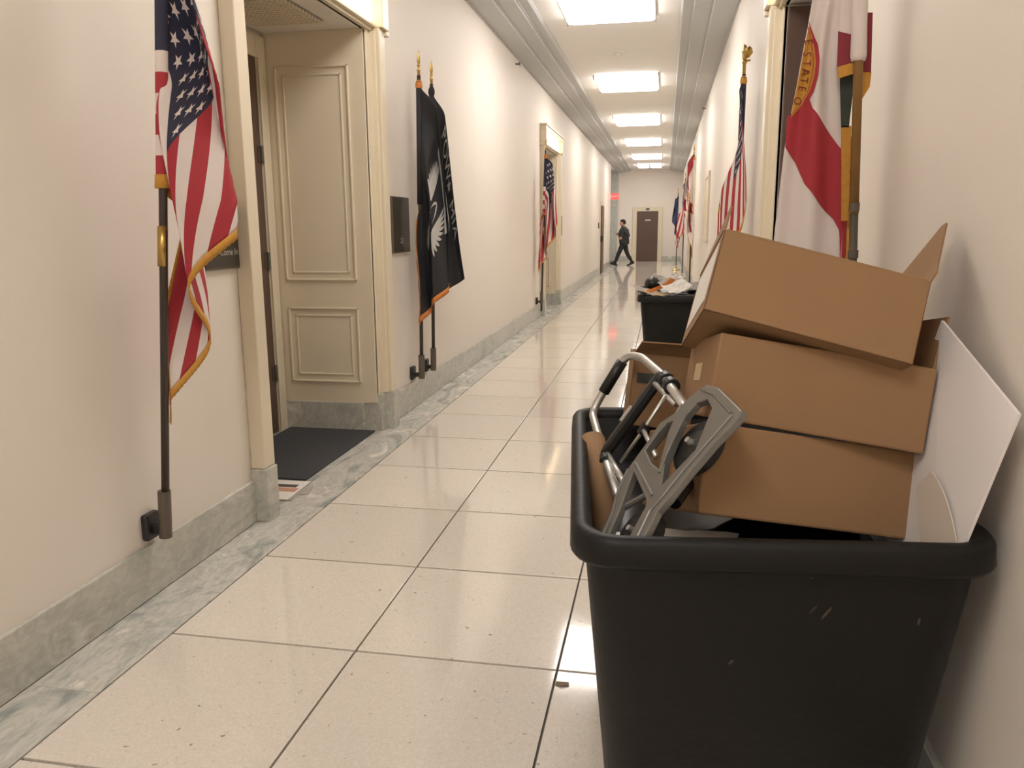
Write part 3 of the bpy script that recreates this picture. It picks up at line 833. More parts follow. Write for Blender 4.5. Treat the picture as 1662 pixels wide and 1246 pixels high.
    loc(MB().tube([(px(.24), .98, .24), (px(1.42), .98, 1.42)], .0125, 14)).build('lower_pole', DARKM, e, smooth=True)
    loc(MB().tube([(px(z), .98, z) for z in (1.855, 1.87, 1.95, 2.1, 2.4, 2.75)], [.020, .023, .0215, .0225, .022, .021], 14)).build('heading_sleeve', WHITEF, cloth, smooth=True)
    for z in (1.30, 1.44): loc(MB().tube([(px(z), .98, z-.012), (px(z), .98, z+.012)], .0155, 14)).build('pole_collar', DARKM, e)
    loc(MB().tube([(px(.3), .98, .235), (px(.3), .98, .42)], .022, 14)).build('socket', DARKM, e)
    loc(MB().box(2.275, XR, .94, 1.02, .225, .33)).build('wall_bracket', BLACKM, e, bevel=.008)
    f = MB().loft([[Vector((px(2.9)+r*math.cos(2*PI*k/12), .98+r*math.sin(2*PI*k/12), 2.9+z)) for k in range(12)] for r, z in ((.016, -.02), (.016, .05), (.026, .06), (.014, .075), (.014, .10), (.026, .155), (.018, .20), (.001, .285))])
    loc(f).build('spear_finial', BRASS, e, smooth=True)
florida_near()
# eagle-topped United States flag
dF = Drape(2.46, .82, .86, .8, [(0, -.005, .02), (.25, -.07, .07), (.7, -.12, .12), (1.0, -.14, .14), (1.7, -.14, .16)], nf=1.2, ku=.25, ph=.45, amp=.28, depth=.03, g0=.0, g1=1.0, boff=.085)
flag((XR-.10, 4.85), 1, dF, 1.4, .8, 'us', 'stars and stripes flag with gilt eagle finial on the right wall', 'stars and stripes flags', pole_top=2.49, finial='eagle', turn=60, lean=.0)
# far right group
dG = Drape(2.55, .9, .8, .8, [(0, 0, .02), (.5, -.08, .09), (1.7, -.10, .13)], nf=2, ku=.4, amp=.4, depth=.06, g0=.9, g1=.1, boff=.12)
flag((XR-.19, 13.0), 1, dG, 1.4, .9, 'florida', 'white and red flag beside the far right doorway', 'flags by the right wall', pole_top=2.6, turn=65, lean=.0, fr=.02)
dH = Drape(2.52, .85, .95, .86, [(0, 0, .02), (.4, -.08, .08), (1.1, -.11, .17), (1.75, -.11, .2)], nf=1.5, ku=.4, ph=.0, amp=.7, depth=.06, g0=.1, g1=.9, boff=.12)
flag((XR-.165, 20.2), 1, dH, 1.4, .85, 'us', 'far stars and stripes flag on the right near the end door', 'stars and stripes flags', pole_top=2.6, mount='stand', pole_z0=.05, fringe=ORANGEF, turn=70, lean=0, fr=.03)
dI = Drape(2.3, .85, .7, .65, [(0, 0, .02), (.4, -.08, .1), (1.1, -.14, .16), (1.75, -.14, .16)], nf=2, ku=.4, amp=.5, depth=.06, g0=.9, g1=.1, boff=.12)
flag((XR-.27, 24.6), 1, dI, 1.4, .85, 'blue', 'dark blue flag on a gilt stand farthest right', 'flags by the right wall', pole_top=2.4, mount='stand', pole_z0=.05, fringe=None, turn=70, lean=0)

# ================================================================== MAT AND LEAFLETS
tag(MB().box(-RD+.05+XL, XL-.02, 2.36, 3.465, 0, .012).build('door_mat', MATM, bevel=.003), 'charcoal ribbed mat on the floor of the near left recess', 'mat')
def leaflet(x, y, z, rz, w_, l_, label, m=PAPER, pic=False):
    e = tag(empty('leaflet', (x, y, z), rz), label, 'leaflet', 'leaflets dropped by the near left doorway')
    MB().box(-w_/2, w_/2, -l_/2, l_/2, 0, .003).build('sheet', m, e)
    if pic:
        MB().box(-.09, .06, .04, .085, .003, .0036).build('photo_print', mat('print_dark', (80, 72, 66), .6), e)
        MB().box(-.06, .085, -.03, .03, .003, .0036).build('photo_print', mat('print_skin', (200, 150, 122), .6), e)
    return e
leaflet(-.325, 2.17, .001, .12, .20, .30, 'pale leaflet lowest on the marble border by the door', GREYPAPER)
leaflet(-.335, 2.18, .005, .02, .20, .30, 'pale leaflet with a small photo on top by the door mat', PAPER, True)
leaflet(-.205, 2.20, .0005, .25, .05, .14, 'small pale slip beside the leaflets on marble border', GREYPAPER)
# scrap on the floor near the bin
tag(MB().add([(-.02, -.008, 0), (.0, -.014, .003), (.022, -.006, 0), (.02, .008, .004), (0, .012, 0), (-.018, .006, .004)], [(0, 1, 2, 3, 4, 5)]).build('paper_scrap', mat('brown_scrap', (128, 108, 88), .8), solid=.002, loc=(1.385, .60, .002)), 'tiny brown scrap on the floor tile beside the near bin', 'scrap')

# ================================================================== BINS
def waste_cart(loc, rz, w_, l_, h_, label):
    e = tag(empty('waste_cart', loc, rz), label, 'cart', 'black waste carts')
    r = .075; t = .012; z0 = .13
    wb, lb = w_-.17, l_-.20     # outer size at the bottom
    wt, lt = w_-.06, l_-.06     # outer size below the rim
    b = MB()
    b.loft([rrect(wb-.05, lb-.05, r-.02, z0), rrect(wb, lb, r, z0+.02), rrect(wt, lt, r, h_-.062),
            rrect(wt, lt, r, h_-.01), rrect(wt-2*t, lt-2*t, r-t, h_-.01), rrect(wb-2*t, lb-2*t, r-t, z0+.035), rrect(wb-.08, lb-.08, r-.03, z0+.025)])
    body = b.build('body', BIN, e, smooth=True)
    rings = [rrect(wt-.004, lt-.004, r, h_-.055), rrect(w_-.012, l_-.012, r+.018, h_-.062), rrect(w_, l_, r+.022, h_-.052), rrect(w_-.006, l_-.006, r+.02, h_-.014),
             rrect(w_-.022, l_-.022, r+.014, h_-.002), rrect(w_-.05, l_-.05, r+.004, h_), rrect(w_-.082, l_-.082, r-.010, h_-.008), rrect(w_-.09, l_-.09, r-.014, h_-.03)]
    b = MB().loft(rings, cap0=False, cap1=False)
    b.build('rim', BIN, e, smooth=True)
    b = MB().box(-wb/2+.03, wb/2-.03, -lb/2+.04, lb/2-.04, z0-.03, z0+.004); b.build('dolly_base', BLACKP, e, bevel=.006)
    for sx in (-1, 1):
        for sy in (-1, 1):
            cx, cy = sx*(wb/2-.08), sy*(lb/2-.10)
            c = MB().box(cx-.03, cx+.03, cy-.03, cy+.03, z0-.045, z0-.028).box(cx-.024, cx-.019, cy-.02, cy+.02, .05, z0-.04).box(cx+.019, cx+.024, cy-.02, cy+.02, .05, z0-.04)
            co = c.build('caster', ALU, e)
            MB().tube([(cx-.016, cy, .05), (cx+.016, cy, .05)], .05, 18).build('wheel', RUBBER, co)
    return e
B1 = (1.836, .372); B1R = math.radians(6.3); BH = .82
cart1 = waste_cart((B1[0], B1[1], 0), B1R, .80, 1.13, BH, 'large black waste cart full of cardboard boxes in the right foreground')
cart2 = waste_cart((1.83, 5.72, 0), math.radians(1), .80, 1.13, BH, 'black waste cart of papers standing farther down the corridor')
# pale scuffs on the near cart front
SC = mat('pale_scuff', (74, 66, 55), .8)
lbo, lto = 1.13-.20, 1.13-.06
def front_y(z): return -(lbo + (lto-lbo)*(z-.15)/(BH-.062-.15))/2
for dx, z, ln, an, wd in ((.085, .668, .034, 1.0, .006), (.06, .675, .022, .9, .003), (.255, .655, .018, 1.5, .005), (-.085, .552, .014, .8, .006), (.05, .742, .006, .3, .003)):
    c_, n_ = math.cos(an), math.sin(an); q = []
    for u_, v_ in ((-.5, -.2), (-.1, -.5), (.3, -.4), (.5, .1), (.2, .5), (-.3, .35)):
        x = dx+u_*ln*c_-v_*wd*n_; zz_ = z+u_*ln*n_+v_*wd*c_; q.append((x, front_y(zz_)-.0012, zz_))
    MB().add(q, [tuple(range(6))]).build('scuff_mark', SC, cart1, solid=.0008)

# ================================================================== CARDBOARD BOXES
def carton(c, rot, dim, label, flaps=(), name='cardboard_box', open_top=False, extra=None, scuff=None):
    e = tag(empty(name, c, rot=tuple(math.radians(a) for a in rot)), label, 'box', 'cardboard boxes in the near cart')
    e.rotation_mode = 'XYZ'
    w_, l_, h_ = (d/2 for d in dim)
    t = .004
    b = MB()
    n = 8
    if open_top:
        b.box(-w_, w_, -l_, l_, -h_, -h_+t)
        b.box(-w_, w_, -l_, -l_+t, -h_, h_); b.box(-w_, w_, l_-t, l_, -h_, h_)
        b.box(-w_, -w_+t, -l_, l_, -h_, h_); b.box(w_-t, w_, -l_, l_, -h_, h_)
        o = b.build('body', KRAFT, e, bevel=.0015)
    else:
        b.box(-w_, w_, -l_, l_, -h_, h_)
        o = b.build('body', KRAFT, e, bevel=.005)
    for quad in flaps:
        q = [Vector(p) for p in quad]
        nrm = (q[1]-q[0]).cross(q[-1]-q[0]).normalized()*.0022
        k = len(q)
        mb = MB().add([p+nrm for p in q]+[p-nrm for p in q], [tuple(range(k)), tuple(reversed(range(k, 2*k)))] + [(i, i+k, (i+1) % k+k, (i+1) % k) for i in range(k)])
        mb.build('flap', KRAFT, e)
    return e, (w_, l_, h_)
s88 = .915
dC_ = tuple(d*s88 for d in (.545, .389, .205)); dB_ = tuple(d*s88 for d in (.494, .357, .196)); dA_ = tuple(d*s88 for d in (.467, .351, .198))
w_, l_, h_ = (d/2 for d in dC_)
eC, _ = carton((1.920, .216, .810), (-17.2, 10.0, 17.4), dC_, 'lowest brown cardboard box of the leaning stack in the near cart',
   flaps=[[(w_+.002, -l_+.01, h_), (w_+.002, l_-.02, h_), (w_+.045, l_-.05, h_+.11), (w_+.048, -l_+.02, h_+.125)]])
w_, l_, h_ = (d/2 for d in dB_)
eB, _ = carton((1.964, .250, 1.012), (-11.8, 9.6, 6.2), dB_, 'middle brown cardboard box of the leaning stack in the near cart',
   flaps=[[(w_, -l_+.02, h_), (w_, l_, h_), (w_+.012, l_-.01, h_+.12), (w_+.018, -l_+.03, h_+.115), (w_+.010, -l_+.035, h_+.07)]])
MB().box(-w_-.0015, -w_, -.02, .05, -.01, .03).build('tape_patch', mat('pale_tape', (206, 178, 140), .5), eB)
w_, l_, h_ = (d/2 for d in dA_)
eA, _ = carton((1.949, .253, 1.186), (-22.7, 14.6, .8), dA_, 'topmost brown cardboard box with raised flaps in the near cart', open_top=True,
   flaps=[[(w_, -l_+.005, h_), (w_, l_-.01, h_), (w_+.03, l_-.03, h_+.115), (w_+.047, -.02, h_+.195), (w_+.048, -.04, h_+.195), (w_+.02, -l_+.04, h_+.06), (w_+.012, -l_+.015, h_+.03)],
          [(-w_+.01, l_, h_), (w_-.01, l_, h_), (w_-.03, l_+.07, h_+.01), (-w_+.03, l_+.07, h_+.01)],
          [(-w_, -l_+.01, h_), (-w_, l_-.01, h_), (-w_+.015, l_-.01, h_+.10), (-w_+.01, -l_+.10, h_+.10), (-w_+.004, -l_+.03, h_+.02)],
          [(-w_+.005, -l_, h_), (w_-.01, -l_, h_), (w_-.06, -l_+.10, h_-.02), (-w_+.03, -l_+.10, h_-.02)]])
# white label on the side of the top box
MB().box(-w_-.0015, -w_, -l_+.03, l_-.04, -h_+.03, h_-.02).build('paper_label', PAPER, eA)
# box behind the hand truck
eD, _ = carton((1.655, .80, .90), (-4, 6, 8), (.19, .12, .22), 'small open brown box behind the folded hand truck', open_top=True,
   flaps=[[(-.095, -.06, .11), (.095, -.06, .11), (.085, -.10, .15), (-.085, -.11, .145)]])
MB().box(-.08, -.03, -.0615, -.06, .02, .05).build('dark_print', mat('print_dark2', (70, 74, 72), .7), eD)
eE, _ = carton((1.80, .36, .54), (0, 0, 6.3), (.52, .62, .20), 'flattened brown carton under the stacked boxes inside the near cart')
eF, _ = carton((1.80, .40, .32), (0, 0, 6.3), (.50, .70, .22), 'hidden brown carton at the bottom of the near cart')
# cardboard roll
t = MB().tube([(1.475, .52, .805), (1.50, .42, .75), (1.555, .18, .58)], .036, 20)
tag(t.build('cardboard_roll', KRAFT, smooth=True), 'brown cardboard roll leaning inside the left of the near cart', 'cardboard roll')
# foam boards
def sheet(name, pts, th, label, m=FOAM, cat='board', group='white foam boards in the near cart'):
    q = [Vector(p) for p in pts]; k = len(q)
    nrm = (q[1]-q[0]).cross(q[-1]-q[0]).normalized()*th/2
    mb = MB().add([p+nrm for p in q]+[p-nrm for p in q], [tuple(range(k)), tuple(reversed(range(k, 2*k)))] + [(i, i+k, (i+1) % k+k, (i+1) % k) for i in range(k)])
    return tag(mb.build(name, m), label, cat, group)

# ================================================================== FOLDED HAND TRUCK
e = tag(empty('folding_hand_truck', (1.60, .2, .75)), 'folded aluminium hand truck with black grips lying in the near cart', 'hand truck')
O = Vector((1.60, .2, .75))
def HT(mb): mb.v = [tuple(Vector(p)-O) for p in mb.v]; return mb
def bend(pts, r=.02, n=5):
    """polyline with rounded corners"""
    pts = [Vector(p) for p in pts]; out = [pts[0]]
    for i in range(1, len(pts)-1):
        a = (pts[i-1]-pts[i]); b = (pts[i+1]-pts[i]); rr = min(r, a.length*.45, b.length*.45)
        p0 = pts[i]+a.normalized()*rr; p1 = pts[i]+b.normalized()*rr
        for k in range(n+1):
            t = k/n; out.append(p0*(1-t)**2 + pts[i]*2*t*(1-t) + p1*t*t)
    out.append(pts[-1]); return out
LB = Vector((1.564, .22, .752)); RB = Vector((1.712, .20, .985))
HT(MB().tube(bend([LB, (1.512, .46, .785), (1.459, .69, .845), (1.492, .70, .908), (1.556, .70, 1.018), (1.60, .64, 1.025), (1.659, .46, 1.008), RB], .035), .0115, 14)).build('handle_tube', ALU, e, smooth=True)
HT(MB().tube([(1.492, .70, .906), (1.545, .70, 1.0)], .0165, 14)).build('foam_grip', BLACKP, e, smooth=True)
cL, cR = Vector((1.512, .46, .783)), Vector((1.659, .46, 1.007)); ca = (cR-cL)
HT(MB().obox((cL+cR)/2, ca*.53, Vector((0, .03, 0)), ca.cross(Vector((0, 1, 0))).normalized()*.014)).build('crossbar', BLACKP, e, bevel=.008)
HT(MB().obox((cL+cR)/2+Vector((-.012, -.0, .012)) - ca*.03, ca*.09, Vector((0, .006, 0)), ca.cross(Vector((0, 1, 0))).normalized()*.004)).build('crossbar_badge', LETTER, e)
for c, d in ((cL, Vector((.010, -.04, -.004))), (cR, Vector((.012, -.045, -.004))), (cR, Vector((.024, -.10, -.008)))):
    p = c+d; q = (LB-cL if c is cL else RB-cR).normalized()
    HT(MB().tube([p-q*.016, p+q*.016], .021, 14)).build('clamp', BLACKP, e, smooth=False, bevel=.003)
# outer tubes parallel to the rails
for a, b in ((cL+Vector((.012, -.03, .012)), LB+Vector((.012, .06, .014))), (cR+Vector((-.018, -.02, -.018)), RB+Vector((-.018, .1, -.02)))):
    HT(MB().tube([a, b], .008, 10)).build('inner_tube', ALU, e, smooth=True)
HT(MB().tube([(1.67, .30, .985), (1.62, .30, .899), (1.565, .31, .81)], .0045, 8)).build('thin_rod', ALU, e, smooth=True)
HT(MB().tube([(1.618, .30, .90), (1.652, .16, .872)], .006, 8)).build('brace_rod', ALU, e, smooth=True)
HT(MB().tube([(1.612, .30, .888), (1.626, .30, .912)], .011, 10)).build('rod_collar', BLACKP, e)
# axle between plate and rails
HT(MB().tube([LB+Vector((-.002, .0, -.005)), RB], .0075, 10)).build('axle', GREYM, e, smooth=True)
# cast toe plate made of beams in its own plane
pn = Vector((-.72, -.31, .62)).normalized()
def beams(segs, th, mi=0):
    mb = MB()
    for pts, ws in segs:
        pts = [Vector(p) for p in pts]
        ws = ws if isinstance(ws, (list, tuple)) else [ws]*len(pts)
        rings = []
        for i, p in enumerate(pts):
            t = (pts[min(i+1, len(pts)-1)]-pts[max(i-1, 0)]).normalized(); sd = t.cross(pn).normalized()*ws[i]/2
            rings.append([p+sd+pn*th/2*.2, p+sd*.55+pn*th/2, p-sd*.55+pn*th/2, p-sd+pn*th/2*.2, p-sd-pn*th/2, p+sd-pn*th/2])
        mb.loft(rings)
    return mb
PO = [(-0.0180, -0.0129), (-0.0009, 0.0041), (0.0423, 0.0067), (0.1060, -0.0048), (0.1664, -0.0166), (0.1713, -0.0282), (0.1680, -0.0466), (0.1563, -0.0910), (0.1473, -0.1676), (0.1453, -0.2304), (0.1403, -0.2621), (0.1624, -0.3229), (0.1781, -0.3518), (0.1392, -0.3711), (0.1190, -0.3315), (0.1014, -0.2728), (0.0917, -0.2586), (-0.0374, -0.2264), (-0.0172, -0.2581), (0.0054, -0.2928), (0.0263, -0.3239), (0.0494, -0.3766), (0.0673, -0.4070), (0.0412, -0.4201), (0.0184, -0.3786), (0.0020, -0.3313), (-0.0255, -0.3007), (-0.0397, -0.2751), (-0.0577, -0.2339), (-0.0592, -0.2044), (-0.0620, -0.1520), (-0.0670, -0.1135), (-0.0406, -0.0810), (-0.0331, -0.0429)]
PH = [[(0.0379, -0.0300), (0.0720, -0.0414), (0.1129, -0.1197), (0.0935, -0.2074), (0.0491, -0.1675), (0.0061, -0.0835), (0.0112, -0.0456)],
      [(-0.0254, -0.0979), (-0.0115, -0.1245), (0.0465, -0.1926), (0.0059, -0.1913), (-0.0469, -0.1769), (-0.0490, -0.1363), (-0.0431, -0.1097)]]
cu = bpy.data.curves.new('toe_plate', 'CURVE'); cu.dimensions = '2D'; cu.fill_mode = 'BOTH'; cu.extrude = .006; cu.bevel_depth = .0025; cu.bevel_resolution = 1
def grow(lp, k):
    cx_ = sum(q[0] for q in lp)/len(lp); cy_ = sum(q[1] for q in lp)/len(lp)
    return [(cx_+(x-cx_)*k, cy_+(y_-cy_)*k) for x, y_ in lp]
for lp in [PO, grow(PH[0], 1.14), grow(PH[1], 1.12)]:
    sp_ = cu.splines.new('POLY'); sp_.points.add(len(lp)-1); sp_.use_cyclic_u = True
    for q, (x, y_) in zip(sp_.points, lp): q.co = (x, y_, 0, 1)
tmp = bpy.data.objects.new('toe_plate_tmp', cu); COL.objects.link(tmp)
me = bpy.data.meshes.new_from_object(tmp.evaluated_get(bpy.context.evaluated_depsgraph_get()))
pe1 = Vector((.39493599, -.91870864, 0)); pe2 = Vector((.57036953, .2451914, .78393863)); po_ = Vector((1.756, .05, 1.054))
tp = MB(); tp.v = [tuple(po_+pe1*v.co.x+pe2*v.co.y+pn*v.co.z) for v in me.vertices]; tp.f = [tuple(p.vertices) for p in me.polygons]; tp.m = [0]*len(tp.f)
bpy.data.objects.remove(tmp)
HT(tp).build('toe_plate', GREYM, e)
PP_ = lambda x, y_, h=.009: po_+pe1*x+pe2*y_+pn*h
ribs = [([PP_(*q) for q in ((.150, -.03), (.140, -.10), (.130, -.17), (.127, -.235), (.122, -.27), (.150, -.34))], .008),
        ([PP_(*q) for q in ((-.010, -.008), (.05, -.008), (.145, -.028))], .007),
        ([PP_(*q) for q in ((-.004, -.062), (.040, -.16), (.062, -.20))], .006),
        ([PP_(*q) for q in ((-.045, -.215), (.095, -.245))], .007),
        ([PP_(*q) for q in ((-.055, -.235), (-.03, -.285), (.008, -.325), (.034, -.38))], .005)]
HT(beams(ribs, .006)).build('plate_ribs', GREYM, e)
HT(beams([([PP_(.075, -.225, -.004), PP_(-.012, -.325, -.004)], .012)], .010)).build('lower_strut', GREYM, e)
for c, r in (((1.716, -.036, .965), .062), ((1.606, -.11, .80), .058)):
    c = Vector(c)-pn*.030
    rings = []
    a = pn.orthogonal().normalized(); b = pn.cross(a)
    ring = lambda rr, h: [c + (a*math.cos(2*PI*k/28)+b*math.sin(2*PI*k/28))*rr + pn*h for k in range(28)]
    wo = HT(MB().loft([ring(r*.88, -.016), ring(r, -.010), ring(r, .010), ring(r*.88, .016)])).build('wheel', RUBBER, e, smooth=False, bevel=.002)
    HT(MB().loft([ring(r*.55, .010), ring(r*.55, .018), ring(r*.15, .022), ring(r*.05, .028)])).build('hub', BLACKP, wo)
    HT(MB().loft([ring(r*.12, .02), ring(r*.10, .036)])).build('axle_cap', ALU, wo)
HT(MB().tube([(1.72, .02, .86), (1.69, -.07, .845)], .016, 10).tube([(1.72, .02, .86), (1.735, .06, .865)], .01, 8)).build('foot_lever', BLACKP, e, bevel=.002)

# ================================================================== FOAM BOARDS AND PAPERS IN THE NEAR CART
sheet('foam_board', [(2.24, .199, 1.188), (2.27, -.137, 1.064), (2.215, -.115, .811), (2.18, -.085, .66), (2.155, .28, .72)], .006, 'large white foam board leaning between the boxes and right wall')
mb = MB(); n = 10
for k in range(n+1):
    t = k/n
    p = Vector((2.19, .022, .907))*(1-t)**2 + Vector((2.203, -.052, .885))*2*t*(1-t) + Vector((2.205, -.118, .79))*t*t
    mb.v += [tuple(p), (2.176-.004*t, .055-.085*t, .865-.13*t)]
    if k: mb.f.append((2*k-2, 2*k-1, 2*k+1, 2*k)); mb.m.append(0)
tag(mb.build('curved_card', mat('cream_card', (206, 194, 178), .7), solid=.003), 'smaller curved pale card in front of the foam board', 'card')
def crumple(name, c, rot, w_, l_, m, label, cat, group, amp=.012, n=6, seed=0, curl=0):
    rnd = random.Random(seed); mb = MB()
    H_ = [[rnd.uniform(-amp, amp) for _ in range(n+1)] for _ in range(n+1)]
    for i in range(n+1):
        for k in range(n+1):
            x, y_ = (i/n-.5)*w_, (k/n-.5)*l_
            mb.v.append((x, y_, H_[i][k] + curl*(x*x)/(w_*w_)*4 ))
    for i in range(n):
        for k in range(n):
            a = i*(n+1)+k; mb.f.append((a, a+1, a+n+2, a+n+1)); mb.m.append(0)
    o = mb.build(name, m, solid=.0015, smooth=False)
    o.location = c; o.rotation_euler = tuple(math.radians(a) for a in rot)
    return tag(o, label, cat, group)
G1 = 'loose papers in the near cart'
crumple('paper_sheet', (1.555, .06, .69), (2, 3, 25), .10, .13, PAPER, 'white paper scrap by the left inner corner of the near cart', 'paper', G1, .004, seed=1)
o = crumple('paper_sheet', (1.735, .06, .70), (6, -4, -12), .18, .16, PAPER, 'pale printed sheet under the hand truck in the near cart', 'paper', G1, .003, seed=2)
vs, fs = text_geo('Ti', .07)
MB().add([(v.x-.0, v.y-.03, .006) for v in vs], fs).build('dark_blue_print', mat('ink_navy', (40, 40, 70), .6), o)
# dark lining of bags that carries the loose things
mb = MB(); rnd = random.Random(5); n = 12
for i in range(n+1):
    for k in range(n+1):
        mb.v.append(((i/n-.5)*.62, (k/n-.5)*.94, rnd.uniform(-.012, .012)))
for i in range(n):
    for k in range(n):
        a = i*(n+1)+k; mb.f.append((a, a+1, a+n+2, a+n+1)); mb.m.append(0)
o = mb.build('rubbish_bag', mat('black_bag_film', (26, 25, 26), .35), smooth=True, solid=.002)
o.location = (B1[0], B1[1], .668); o.rotation_euler = (0, 0, B1R)
tag(o, 'black plastic bag spread across the inside of the near cart', 'rubbish bag', 'rubbish bags in the carts')

# ================================================================== CONTENTS OF THE FAR CART
G2 = 'rubbish heaped in the far cart'
mb = MB(); n = 12
for i in range(n+1):
    for k in range(n+1):
        x, y_ = (i/n-.5)*.64, (k/n-.5)*.96
        mb.v.append((x, y_, rnd.uniform(-.02, .02) + .08*math.cos(PI*x/.66)*math.cos(PI*y_/1.0)))
for i in range(n):
    for k in range(n):
        a = i*(n+1)+k; mb.f.append((a, a+1, a+n+2, a+n+1)); mb.m.append(0)
o = mb.build('rubbish_bag', mat('black_bag_film', (26, 25, 26), .35), smooth=True, solid=.002)
o.location = (1.83, 5.72, .80); o.rotation_euler = (0, 0, math.radians(1))
tag(o, 'black plastic bag heaped up inside the far cart', 'rubbish bag', 'rubbish bags in the carts')
sheet('orange_folder', [(1.495, 5.24, .842), (1.66, 5.30, .905), (1.715, 5.36, .952), (1.755, 5.40, .935), (1.69, 5.32, .885), (1.51, 5.22, .825)], .008, 'long orange folder lying across the heap in the far cart', ORANGE, 'folder', G2)
crumple('magazine', (1.52, 5.30, .845), (8, 14, 20), .24, .30, GREYPAPER, 'grey magazine sliding over the left rim of the far cart', 'magazine', G2, .006, seed=3, curl=.01)
crumple('paper_sheet', (1.76, 5.26, .875), (22, -14, 30), .22, .16, PAPER, 'white curled sheet beside the orange folder in the far cart', 'paper', G2, .008, seed=4, curl=.03)
crumple('paper_sheet', (1.64, 5.62, .915), (14, 6, -15), .20, .20, GREYPAPER, 'grey sheet behind the orange folder in the far cart', 'paper', G2, .012, seed=6, curl=.03)
crumple('paper_sheet', (1.78, 5.60, .925), (50, 10, 10), .12, .10, PAPER, 'white sheet standing up behind the orange folder in far cart', 'paper', G2, .01, seed=8)
crumple('newspaper', (1.92, 5.46, .875), (12, -12, -10), .2, .26, mat('newsprint', (150, 146, 140), .85, var=.25, scale=40), 'grey newspaper at the right of the far cart heap', 'newspaper', G2, .015, seed=9, curl=.02)
crumple('paper_sheet', (1.58, 5.26, .835), (4, 6, -25), .26, .16, mat('buff_paper', (190, 168, 130), .8), 'buff envelope under the orange folder in the far cart', 'paper', G2, .004, seed=10)
o = MB().loft([[Vector((1.56+.07*math.cos(2*PI*k/14)*r, 5.60+.09*math.sin(2*PI*k/14)*r, .84+z)) for k in range(14)] for r, z in ((.6, 0), (1, .03), (.95, .07), (.6, .10), (.1, .11))]).build('rubbish_bag', BLACKP, smooth=True)
tag(o, 'small tied black bag at the back left of the far cart', 'rubbish bag', 'rubbish bags in the carts')

# ================================================================== WALKING PERSON
PX, PY = .22, 27.62
def FW(f, l, z): return Vector((PX-f, PY+l, z))     # f forward is to the left of the view
sk_v = []; sk_e = []; sk_r = []
def J(f, l, z, r, parent=None):
    sk_v.append(FW(f, l, z)); sk_r.append(r)
    if parent is not None: sk_e.append((parent, len(sk_v)-1))
    return len(sk_v)-1
pel = J(0, 0, .86, (.125, .15))
sp1 = J(.01, 0, 1.0, (.115, .15), pel); ch = J(.025, 0, 1.16, (.13, .17), sp1); sh = J(.03, 0, 1.30, (.10, .13), ch); nk = J(.045, 0, 1.375, (.055, .055), sh); hb = J(.06, 0, 1.43, (.055, .055), nk)
h1 = J(.02, -.085, .80, (.11, .11), pel); k1 = J(.17, -.085, .46, (.08, .08), h1); a1 = J(.30, -.085, .11, (.06, .06), k1); t1 = J(.42, -.085, .085, (.035, .04), a1)
h2 = J(-.02, .085, .80, (.11, .11), pel); k2 = J(-.10, .085, .46, (.08, .08), h2); a2 = J(-.30, .085, .12, (.06, .06), k2); t2 = J(-.20, .085, .04, (.035, .04), a2)
s1 = J(.0, -.20, 1.27, (.085, .085), sh); e1 = J(-.20, -.26, 1.06, (.07, .07), s1); w1 = J(.05, -.20, .98, (.036, .036), e1)
s2 = J(.03, .20, 1.27, (.085, .085), sh); e2 = J(.12, .25, 1.04, (.07, .07), s2); w2 = J(.20, .10, 1.10, (.036, .036), e2)
me = bpy.data.meshes.new('person_body'); me.from_pydata([tuple(v) for v in sk_v], sk_e, [])
po = bpy.data.objects.new('person_tmp', me); COL.objects.link(po)
po.modifiers.new('skin', 'SKIN')
for i, r in enumerate(sk_r):
    me.skin_vertices[0].data[i].radius = r
    me.skin_vertices[0].data[i].use_root = (i == 0)
sb = po.modifiers.new('subdivision', 'SUBSURF'); sb.levels = 2
bm = bmesh.new()
ev = bpy.data.meshes.new_from_object(po.evaluated_get(bpy.context.evaluated_depsgraph_get()))
bm.from_mesh(ev)
bpy.data.objects.remove(po)
pb = MB(); pb.v = [tuple(v.co) for v in bm.verts]; pb.f = [tuple(v.index for v in f.verts) for f in bm.faces]
for f in bm.faces:
    z = f.calc_center_median().z; c = f.calc_center_median()
    pb.m.append(3 if z < .125 else (2 if z < .84 else (1 if z < 1.375 else 0)))
bm.free()
# head with nose, chin, ears
def head_ring(z, rf, rb, rl, cf):
    out = []
    for k in range(16):
        a = 2*PI*k/16; c = math.cos(a)
        out.append(FW(cf + (rf if c > 0 else rb)*c, rl*math.sin(a), z))
    return out
pb.loft([head_ring(*q) for q in ((1.40, .04, .05, .045, .06), (1.425, .085, .07, .058, .065), (1.46, .092, .085, .07, .065), (1.50, .094, .098, .076, .065), (1.54, .09, .1, .078, .065), (1.58, .08, .09, .07, .06), (1.61, .045, .055, .045, .055), (1.62, .01, .01, .01, .055))], 0)
pb.loft([[FW(.15, -.012, 1.515), FW(.15, .012, 1.515), FW(.155, 0, 1.53)], [FW(.182, -.014, 1.475), FW(.182, .014, 1.475), FW(.185, 0, 1.485)], [FW(.15, -.016, 1.468), FW(.15, .016, 1.468), FW(.15, 0, 1.475)]], 0)
for sg in (-1, 1):
    pb.loft([[FW(.055+.022*math.cos(2*PI*k/8), sg*(.074+d), 1.50+.03*math.sin(2*PI*k/8)) for k in range(8)] for d in (0, .012)], 0)
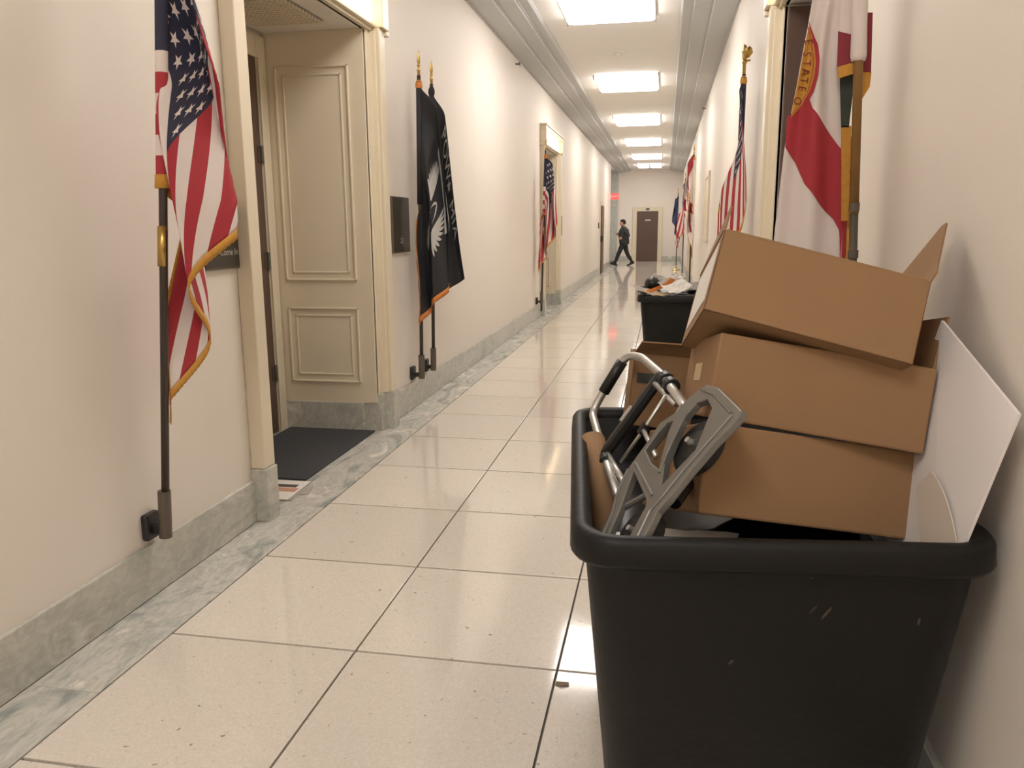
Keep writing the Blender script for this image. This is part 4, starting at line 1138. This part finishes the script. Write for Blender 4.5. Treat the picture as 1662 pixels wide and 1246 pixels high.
# hands: palm and five fingers each
for (w, tgt) in ((FW(.05, -.20, .98), FW(.14, -.17, .97)), (FW(.20, .10, 1.10), FW(.25, .03, 1.12))):
    d = (tgt-w).normalized(); sd = d.cross(Vector((0, 0, 1))).normalized(); u = sd.cross(d)
    pb.obox(w+d*.06, d*.045, u*.038, sd*.014, 0)
    for k in range(4):
        b = w+d*.10+u*(.028-.019*k); ln = (.065, .075, .07, .055)[k]
        pb.tube([b, b+d*ln*.55+sd*.008, b+d*ln*.8+sd*.03], [.009, .0085, .007], 6, 0)
    b = w+d*.04+u*.036; pb.tube([b, b+d*.03+u*.02, b+d*.055+u*.025+sd*.015], [.011, .01, .008], 6, 0)
pb.v = [tuple(Vector(p)-Vector((PX, PY, 0))) for p in pb.v]
person = tag(empty('person', (PX, PY, 0)), 'person in dark jacket and trousers walking left at the corridor end', 'person')
pb.build('body', [SKIN, JACKET, TROUS, SHOE], person, smooth=True)
def PL(mb): mb.v = [tuple(Vector(p)-Vector((PX, PY, 0))) for p in mb.v]; return mb
hr = MB().loft([head_ring(*q) for q in ((1.47, -.02, .10, .07, .05), (1.51, .0, .112, .084, .055), (1.545, .045, .115, .087, .06), (1.57, .093, .112, .085, .062), (1.605, .085, .09, .07, .06), (1.632, .05, .06, .05, .055), (1.64, .01, .01, .01, .055))])
PL(hr).build('hair', HAIR, person, smooth=True)
PL(MB().loft([[FW(cf+ (rf if math.cos(2*PI*k/20) > 0 else rb)*math.cos(2*PI*k/20), rl*math.sin(2*PI*k/20), z) for k in range(20)] for z, rf, rb, rl, cf in ((.76, .16, .18, .20, 0), (.86, .175, .185, .21, 0), (1.0, .175, .18, .21, .01), (1.16, .185, .20, .24, .02), (1.27, .15, .18, .22, .02), (1.345, .085, .12, .13, .03), (1.40, .065, .075, .075, .045))], cap0=False, cap1=False)).build('jacket', JACKET, person, smooth=True, solid=.006)
for fz, ff, ll in ((.0, .30, -.085), (.0, -.30, .085)):
    tilt = .05 if ff > 0 else -.0
    heel = .0
    rings = []
    for q, (df, hw, z0, z1) in enumerate(((-.075, .03, 0, .07), (-.05, .042, 0, .10), (.03, .042, 0, .11), (.11, .048, 0, .065), (.17, .042, 0, .045), (.195, .02, .005, .03))):
        zt = max(0, df)*.35 if ff > 0 else (max(0, .10-df)*.45)
        rings.append([FW(ff+df, ll-hw, z0+zt), FW(ff+df, ll+hw, z0+zt), FW(ff+df, ll+hw*.8, z1+zt), FW(ff+df, ll-hw*.8, z1+zt)])
    PL(MB().loft(rings)).build('shoe', SHOE, person, bevel=.008, smooth=True)
